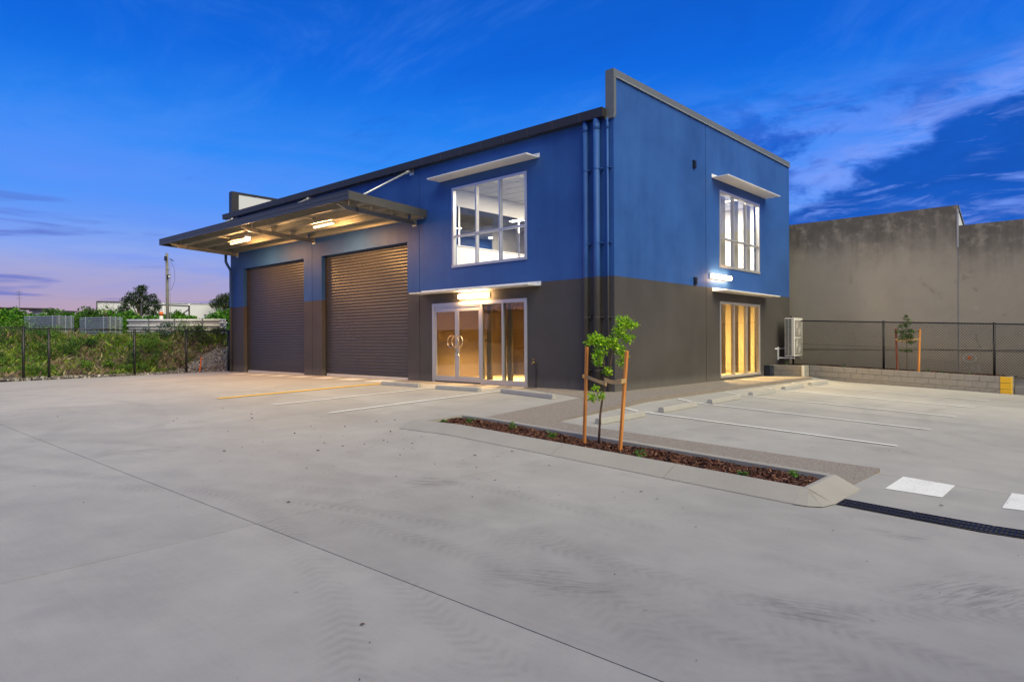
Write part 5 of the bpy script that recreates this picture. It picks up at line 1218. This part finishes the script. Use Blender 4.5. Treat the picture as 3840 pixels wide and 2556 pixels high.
for x, y, rr, h, cols_, lab in ((-27.6, -6.2, .42, .7, DG, 'dark green shrub on the slope between the second and third left fence posts'), (-25.6, -4.9, .26, .45, LG, 'low yellow green clump at the foot of the bank left of the middle fence post'),
        (-29.6, -7.2, .45, .8, DG, 'dark green shrub high on the bank behind the first left fence post'), (-25.8, -2.7, .34, .7, DG, 'dark shrub with shaded underside right of the middle left fence post'), (-25.2, -6.9, .25, .4, LG, 'low light green clump at the foot of the bank by the close pair of posts'),
        (-27.4, .2, .40, .8, DG, 'dark leafy shrub on the bank left of the gravel slope'), (-30.4, -5.6, .35, .6, LG, 'light green shrub in front of the left steel panel stack'), (-25.0, -3.6, .22, .4, LG, 'bright green clump by the gravel strip behind the middle fence post'), (-29.2, .9, .38, .7, LG, 'light green shrub below the right end of the white pipes')):
    shrub((x, y, bz_(x, y)), rb(11, rr * 2.0, rr * 2.4, h, rr, 150), .085, cols_, lab, 4)
# tall seeding weed
o = empty('tall_weed', (-41.0, .1, bz_(-41, .1)), 'spindly seeding weed standing above the vines', 'weed')
for k in range(7):
    a = random.uniform(0, 6.28); limb(o, [(0, 0, 0), (math.cos(a) * .15, math.sin(a) * .25, 1.4), (math.cos(a) * .5, math.sin(a) * .6, 2.3 + random.uniform(-.4, .5))], .012, .006, 'stem', 4)
crown(o, [(0, 0, 2.2, .6, .5, 70)], .09, [(.14, .09, .04), (.10, .07, .03)])

# vine covered hedge mass
def vine(n):
    s_ = RNG.uniform(-.55, 1.25, n); A = np.array([-52.0, -5.0]); Bp = np.array([-38.5, 9.5]); nrm = np.array([-.73, .68])
    t_ = RNG.uniform(-2.6, 2.6, n); base = A[None] + (Bp - A)[None] * s_[:, None] + nrm[None] * t_[:, None]
    top = np.array([1.42 + .42 * fbm(x * .9, y * .9, .8) + .22 * fbm(x * 2.3, y * 2.1, 1.1) for x, y in base]) * np.sqrt(np.clip(1 - (t_ / 2.75) ** 2, 0.03, 1))
    zz = np.array([bank(x, y) for x, y in base]); f = RNG.uniform(0, 1, n) ** .35
    return np.stack([base[:, 0], base[:, 1], zz + top * f * 1.25], 1)
P = vine(46000); link('vine_thicket', np_mesh('vine_thicket', leaf_quads(P, .23, .55, .8), None, colmix(len(P), [(.07, .22, .014), (.11, .30, .02), (.035, .11, .012), (.17, .34, .03)], [.35, .3, .2, .15]), M_LEAF), None, label='thick bright green vines smothering the top of the far bank', cat='vines', kind='stuff')

# stacked steel panels
def stack2(corner, far, z, ztop, n, side, label):
    c = Vector(corner); f = Vector(far); d_ = (f - c); La = d_.length; ang = math.atan2(d_.y, d_.x)
    o = empty('panel_stack', (c.x, c.y, z), label, 'panel stack', 'steel panel stacks', (0, 0, ang)); th = (ztop - z) / n
    for k in range(n):
        zz = k * th; m = MB(); y1 = -side
        m.box(0, La, -.05, 0, zz, zz + th * .55); m.box(0, La, y1, y1 + .05, zz, zz + th * .55); m.box(0, .05, y1 + .051, -.051, zz, zz + th * .55); m.box(La - .05, La, y1 + .051, -.051, zz, zz + th * .55); m.box(.051, La - .051, y1 + .051, -.051, zz + th * .3, zz + th * .4)
        for j in range(1, 4): m.box(.052, La - .052, y1 * j / 4 - .02, y1 * j / 4 + .02, zz + .005, zz + th * .29)
        m.build('panel', mat('stacked_panel_zinc', (.34, .38, .43), .5, .45, .22, 5), o)
    for u in (.25, La - .5): MB().box(u, u + .05, .002, .012, 0, n * th).build('band', M_GALV2, o)
    for v in (.15, side * .5, side - .2): MB().box(-.012, -.002, -v - .05, -v, 0, n * th).build('band', M_GALV2, o)
    return o
stack2((-34.7, -4.35), (-37.2, -5.35), 1.66, 2.95, 11, 1.05, 'left stack of grey steel panels on the weedy bank')
stack2((-31.3, -2.75), (-33.3, -3.55), 1.48, 2.82, 12, .95, 'right stack of grey steel panels, next to the white pipes')
# bundle of white pipes
pa, pb = Vector((-31.1, -1.75, 0)), Vector((-27.3, 1.75, 0)); pd = (pb - pa).normalized(); pn = Vector((-pd.y, pd.x, 0))
pz0 = 1.62
pbnd = empty('pipe_bundle', (pa.x, pa.y, pz0), 'strapped bundle of long white pipes lying on the bank', 'pipes')
for r in range(7):
    for c in range(5):
        st_ = pn * (c * .165 + (.08 if r % 2 else 0)); sh = pd * random.uniform(-.06, .06); z = .075 + r * .148
        MB().tube([st_ + sh + Vector((0, 0, z)), st_ + sh + (pb - pa) + Vector((0, 0, z))], .076, 10).build('pipe', M_PVC, pbnd, True)
for f_ in (.22, .5, .8):
    q = pd * (pb - pa).length * f_ - pn * .10; k_ = MB(); k_.quad(q + Vector((0, 0, -.02)), q + pd * .07 + Vector((0, 0, -.02)), q + pd * .07 + Vector((0, 0, 1.07)), q + Vector((0, 0, 1.07))); k_.quad(q + Vector((0, 0, 1.07)), q + pd * .07 + Vector((0, 0, 1.07)), q + pd * .07 + pn * .95 + Vector((0, 0, 1.07)), q + pn * .95 + Vector((0, 0, 1.07)))
    k_.build('strap', mat('pipe_strap', (.16, .17, .18), .6), pbnd)
# power pole
pp = empty('power_pole', (-34.92, 1.72, 1.4), 'weathered timber power pole with a small flood lamp', 'pole')
MB().tube([(0, 0, 0), (-.03, -.02, 2.5), (-.05, -.03, 5.63)], [.105, .092, .080], 12).build('shaft', M_POLE, pp, True)
MB().box(.10, .30, -.10, .06, 4.05, 4.25).build('lamp_head', M_BLACK, pp); MB().box(.302, .31, -.08, .04, 4.07, 4.2).build('lamp_lens', mat('lamp_lens', (.6, .65, .7), .3), pp)
MB().box(-.10, .18, -.18, -.10, 5.15, 5.42).build('fuse_box', M_BLACK, pp); MB().tube([(.02, .12, 5.3), (.10, .32, 5.15)], .03, 6).build('insulator', M_BLACK, pp)
MB().tube([(.08, .15, 5.2), (.14, .36, 4.6), (.12, .38, 3.9), (.08, .17, 3.3)], .008, 5).build('hanging_cable', M_BLACK, pp); MB().tube([(.14, .10, .1), (.10, .10, 3.3), (.06, .10, 5.2)], .018, 6).build('conduit', mat('grey_conduit', (.3, .3, .3), .6), pp)
for z in (1.2, 2.4, 3.3, 4.6): MB().tube([(-.02, 0, z), (-.02, 0, z + .03)], .104, 12).build('band', M_GALV, pp)
# marker posts
mp = empty('marker_post', (-33.1, .68, 1.5), 'white marker post with an orange cap among the vines', 'post'); MB().tube([(0, 0, 0), (0, 0, 1.50)], .11, 12).build('shaft', M_PVC, mp, True); MB().tube([(0, 0, 1.48), (0, 0, 1.69), (0, 0, 1.71)], [.118, .118, .09], 12).build('cap', M_ORANGE, mp, True)
mp = empty('survey_peg', (-23.42, -1.02, -.17), 'thin leaning orange survey peg in the gravel behind the left fence', 'peg'); MB().cbox(-.022, .022, -.022, .022, -.1, .80, .004).xform(Matrix.Rotation(-.13, 4, 'X')).build('shaft', M_ORANGE, mp); MB().cbox(-.024, .024, -.024, .024, .74, .80, .004).xform(Matrix.Rotation(-.13, 4, 'X')).build('tip', mat('peg_tip', (.9, .22, .05), .5), mp)
# steel frame
sfm = empty('steel_frame', (-50.3, 5.2, 2.3), 'dark steel goal shaped frame standing among the vines', 'frame')
bvec = Vector((2.95, 2.70, -.18))
MB().tube([(0, 0, 2.25), Vector((0, 0, 2.25)) + bvec], .06, 6).build('top_rail', M_TRIMD, sfm); MB().tube([bvec + Vector((0, 0, 2.3)), bvec + Vector((0, 0, -.4))], .07, 6).build('post', M_TRIMD, sfm); MB().tube([(0, 0, 2.3), (0, 0, -.4)], .07, 6).build('post', M_TRIMD, sfm); MB().tube([bvec + Vector((0, 0, 2.0)), bvec * .6 + Vector((0, 0, .8))], .05, 6).build('brace', M_TRIMD, sfm)

# trees far behind
def tree(loc, h0, blobs, size, cols, label, tr_r=.22):
    o = empty('tree', loc, label, 'tree', 'trees far behind the bank')
    MB().tube([(0, 0, -.3), (.05, 0, h0 * .6), (.1, .05, h0)], [tr_r, tr_r * .75, tr_r * .5], 8).build('trunk', M_BARK, o, True)
    for b in blobs[:9]: limb(o, [(.05, 0, h0 * .55), (b[0] * .5, b[1] * .5, (h0 + b[2]) * .5), (b[0], b[1], b[2])], tr_r * .4, .03, 'limb', 5)
    crown(o, blobs, size, cols, None, .3, .45, .2, 'crown'); return o
T1 = (-72.3, 12.2, 2.7); vx = Vector((.737, .675, 0))     # sideways direction in the picture
def tbl(lst): return [(vx.x * s, vx.y * s, z, r * 1.25, r * .95, int(n * 1.6)) for s, z, r, n in lst]
tree(T1, 2.2, tbl([(-1.7, 2.6, .55, 260), (-1.4, 3.4, .6, 300), (-.7, 3.9, .65, 320), (.1, 4.5, .6, 300), (.4, 4.9, .42, 180), (-.3, 3.1, .6, 300), (.7, 3.7, .6, 300), (1.2, 3.0, .6, 300), (1.9, 3.3, .4, 150), (1.6, 3.9, .35, 110), (2.1, 2.7, .4, 150), (.5, 2.5, .5, 220), (-2.0, 2.0, .5, 200), (-1.2, 1.8, .45, 160), (1.0, 2.0, .5, 200), (1.7, 2.1, .45, 160)]), .21, [(.028, .06, .018), (.045, .09, .02), (.018, .04, .014), (.07, .11, .035)], 'large dark spreading tree in front of the white shed')
tree((-85.2, 27.6, 3.2), 2.6, tbl([(-1.2, 3.6, .8, 330), (-.4, 4.3, .85, 350), (.5, 4.6, .8, 330), (1.2, 4.0, .9, 350), (1.8, 3.2, .7, 260), (0, 3.4, .8, 300), (.9, 3.1, .6, 200), (2.6, 3.9, .9, 330), (3.2, 3.0, .8, 260)]), .26, [(.05, .085, .025), (.08, .115, .035), (.03, .055, .02)], 'smaller olive tree beside the far left building corner')
tree((-95, -1.5, 2.8), 1.2, tbl([(-1, 2.6, .6, 160), (0, 2.9, .6, 160), (1.2, 2.7, .6, 160), (2.2, 2.5, .5, 120)]), .26, [(.04, .08, .02), (.06, .11, .03)], 'low tree tops just behind the brown roofed house')

# far white shed
s0, s1 = Vector((-92.93, 13.67)), Vector((-84.0, 39.4)); sd = (s1 - s0).normalized(); sn = Vector((-sd.y, sd.x)); 
if sn.dot(Vector((9.6, -14.4)) - s0) > 0: sn = -sn
LS = (s1 - s0).length
sh = empty('white_shed', (s0.x, s0.y, 1.8), 'long white metal clad shed far behind the vines', 'building', None, (0, 0, math.atan2(sd.y, sd.x)))
sy = 1 if Vector((-math.sin(math.atan2(sd.y, sd.x)), math.cos(math.atan2(sd.y, sd.x)))).dot(sn) > 0 else -1
MB().box(0, LS, 0, sy * 14, 0, 5.15).build('wall', M_SHEDW, sh); MB().box(-.1, LS, -sy * .12, sy * 14, 5.151, 5.24).build('roof', mat('shed_roof', (.50, .51, .54), .5), sh); MB().box(-.1, 2.6, -sy * .14, -sy * .13, 5.12, 5.26).build('roof_trim', M_TRIMD, sh)
MB().box(-.12, .02, -sy * .13, -sy * .01, 0, 5.15).build('corner_trim', M_TRIMD, sh)
for u in (7.9, 11.2, 14.4, 16.3, 19.0): MB().box(u, u + .16, -sy * .14, -sy * .005, 0, 5.15).build('downpipe', M_WHITE, sh)
# brown roofed house
hs = empty('house', (-78, -4.0, 2.4), 'low house with a brown tiled roof at the left picture edge', 'building', None, (0, 0, math.radians(-12)))
MB().box(-5, 4, -9, 5.5, 0, 2.25).build('wall', mat('house_brick', (.30, .22, .18), .85, 0, .15, 4), hs)
rf = MB(); rf.poly([(4.6, -9.6, 2.35), (4.6, 5.4, 2.35), (0, 3.2, 3.2), (0, -7.4, 3.2)]); rf.poly([(-5.6, -9.6, 2.35), (-5.6, 5.4, 2.35), (0, 3.2, 3.2), (0, -7.4, 3.2)]); rf.poly([(4.6, 5.4, 2.35), (-5.6, 5.4, 2.35), (0, 3.2, 3.2)]); rf.poly([(4.6, -9.6, 2.35), (-5.6, -9.6, 2.35), (0, -7.4, 3.2)]); rf.build('roof', M_ROOFB, hs)
MB().box(4.2, 7.6, -9, 8.6, 2.32, 2.42).build('verandah_roof', mat('dark_verandah', (.035, .028, .026), .7), hs)
for y in (-6, -1.5, 3, 8): MB().box(7.2, 7.32, y, y + .12, 0, 2.31).build('verandah_post', M_WHITE, hs)
MB().box(-.35, .35, 2.6, 3.3, 2.9, 3.5).build('chimney', mat('chimney_brick', (.10, .05, .045), .8), hs)
for y in (-4, 0.5): MB().box(4.005, 4.05, y, y + 1.4, .9, 1.9).build('window', mat('far_window', (.05, .055, .06), .2), hs)
an = empty('antenna_mast', (-76.2, 1.85, 4.6), 'thin television antenna mast above the brown roof', 'antenna'); MB().tube([(0, 0, 0), (-.05, -.05, 2.3)], .022, 5).build('mast', M_TRIMD, an)
for k, z in enumerate((1.5, 1.9, 2.2)): MB().tube([(vx * -.35 + Vector((-.04, -.04, z)))[:], (vx * .35 + Vector((-.04, -.04, z)))[:]], .012, 4).build('element', M_TRIMD, an)
# small pale shed beside the house
ls = empty('small_shed', (-66, 2.6, 2.4), 'small pale shed with a dark roof right of the house', 'building', None, (0, 0, .2)); MB().box(-1, 1, -1.4, 1.4, 0, 1.95).build('wall', mat('small_shed_wall', (.55, .56, .50), .7), ls); MB().box(-1.2, 1.2, -1.6, 1.6, 1.951, 2.07).build('roof', M_TRIMD, ls); MB().box(1.002, 1.03, -.9, -.2, .5, 1.7).build('door', mat('small_shed_door', (.10, .16, .12), .6), ls)

# ================================================================== STREET SIDE (behind the camera; fence and shed mirrored in the entrance glass, warehouse added for shade)
fw_ = empty('boundary_fence', (-20, -27.5, -.5), 'dark brown paling fence across the street behind the viewer', 'fence')
for k in range(32): MB().box(-26 + k * 2.4, -26 + k * 2.4 + 2.38, -.05, 0, 0, 2.9).build('panel', mat('paling_brown', (.055, .04, .03), .85, 0, .3, 4), fw_)
sb = empty('street_shed', (-30, -42, -.5), 'pale factory shed beyond the street fence', 'building'); MB().box(-16, 40, -8, 0, 0, 5.2).build('wall', mat('street_shed_wall', (.20, .19, .13), .8), sb); MB().box(-16.5, 40.5, -8.5, .4, 5.201, 5.5).build('roof', M_TRIMD, sb)

sb = empty('added_shade_warehouse', (27, -24, -.5), 'tall pale unseen warehouse added behind the viewer to shade the foreground', 'building'); MB().box(-11, 14, -14, 11, 0, 9.0).build('wall', mat('shade_warehouse_wall', (.30, .28, .25), .8, 0, .15, .6), sb); MB().box(-11.2, 14.2, -14.2, 11.2, 9.001, 9.35).build('roof_edge', M_TRIMD, sb)  # unseen building, added to shade the foreground concrete
for k in range(4): MB().box(-11.06, -11.003, -12 + k * 6, -8.5 + k * 6, .0, 4.0).build('roller_door', mat('shade_warehouse_door', (.10, .10, .11), .5, .2), sb)

# leaf litter and grit on the concrete
n = 620
X = np.concatenate([RNG.normal(1.6, 2.2, 330), RNG.uniform(-9, 11, 290)]); Y = np.concatenate([RNG.normal(-8.7, 1.0, 330), RNG.uniform(-13.2, -3, 290)])
keep = [not (IX0 - .4 < a < IX1 + .4 and -7.42 < b < -6.0) for a, b in zip(X, Y)]; X, Y = X[keep], Y[keep]
P = np.stack([X, Y, np.array([terr(a, b) + .007 for a, b in zip(X, Y)])], 1); n = len(P)
sz = np.where(RNG.uniform(size=n) < .10, RNG.uniform(.03, .06, n), RNG.uniform(.008, .02, n))
link('leaf_litter', np_mesh('leaf_litter', leaf_quads(P, sz, .85, .45), None, colmix(n, [(.05, .035, .03), (.03, .025, .022), (.10, .06, .04)]), M_CHIP), None, label='scattered dark bark bits and grit on the pale concrete', cat='litter', kind='stuff')
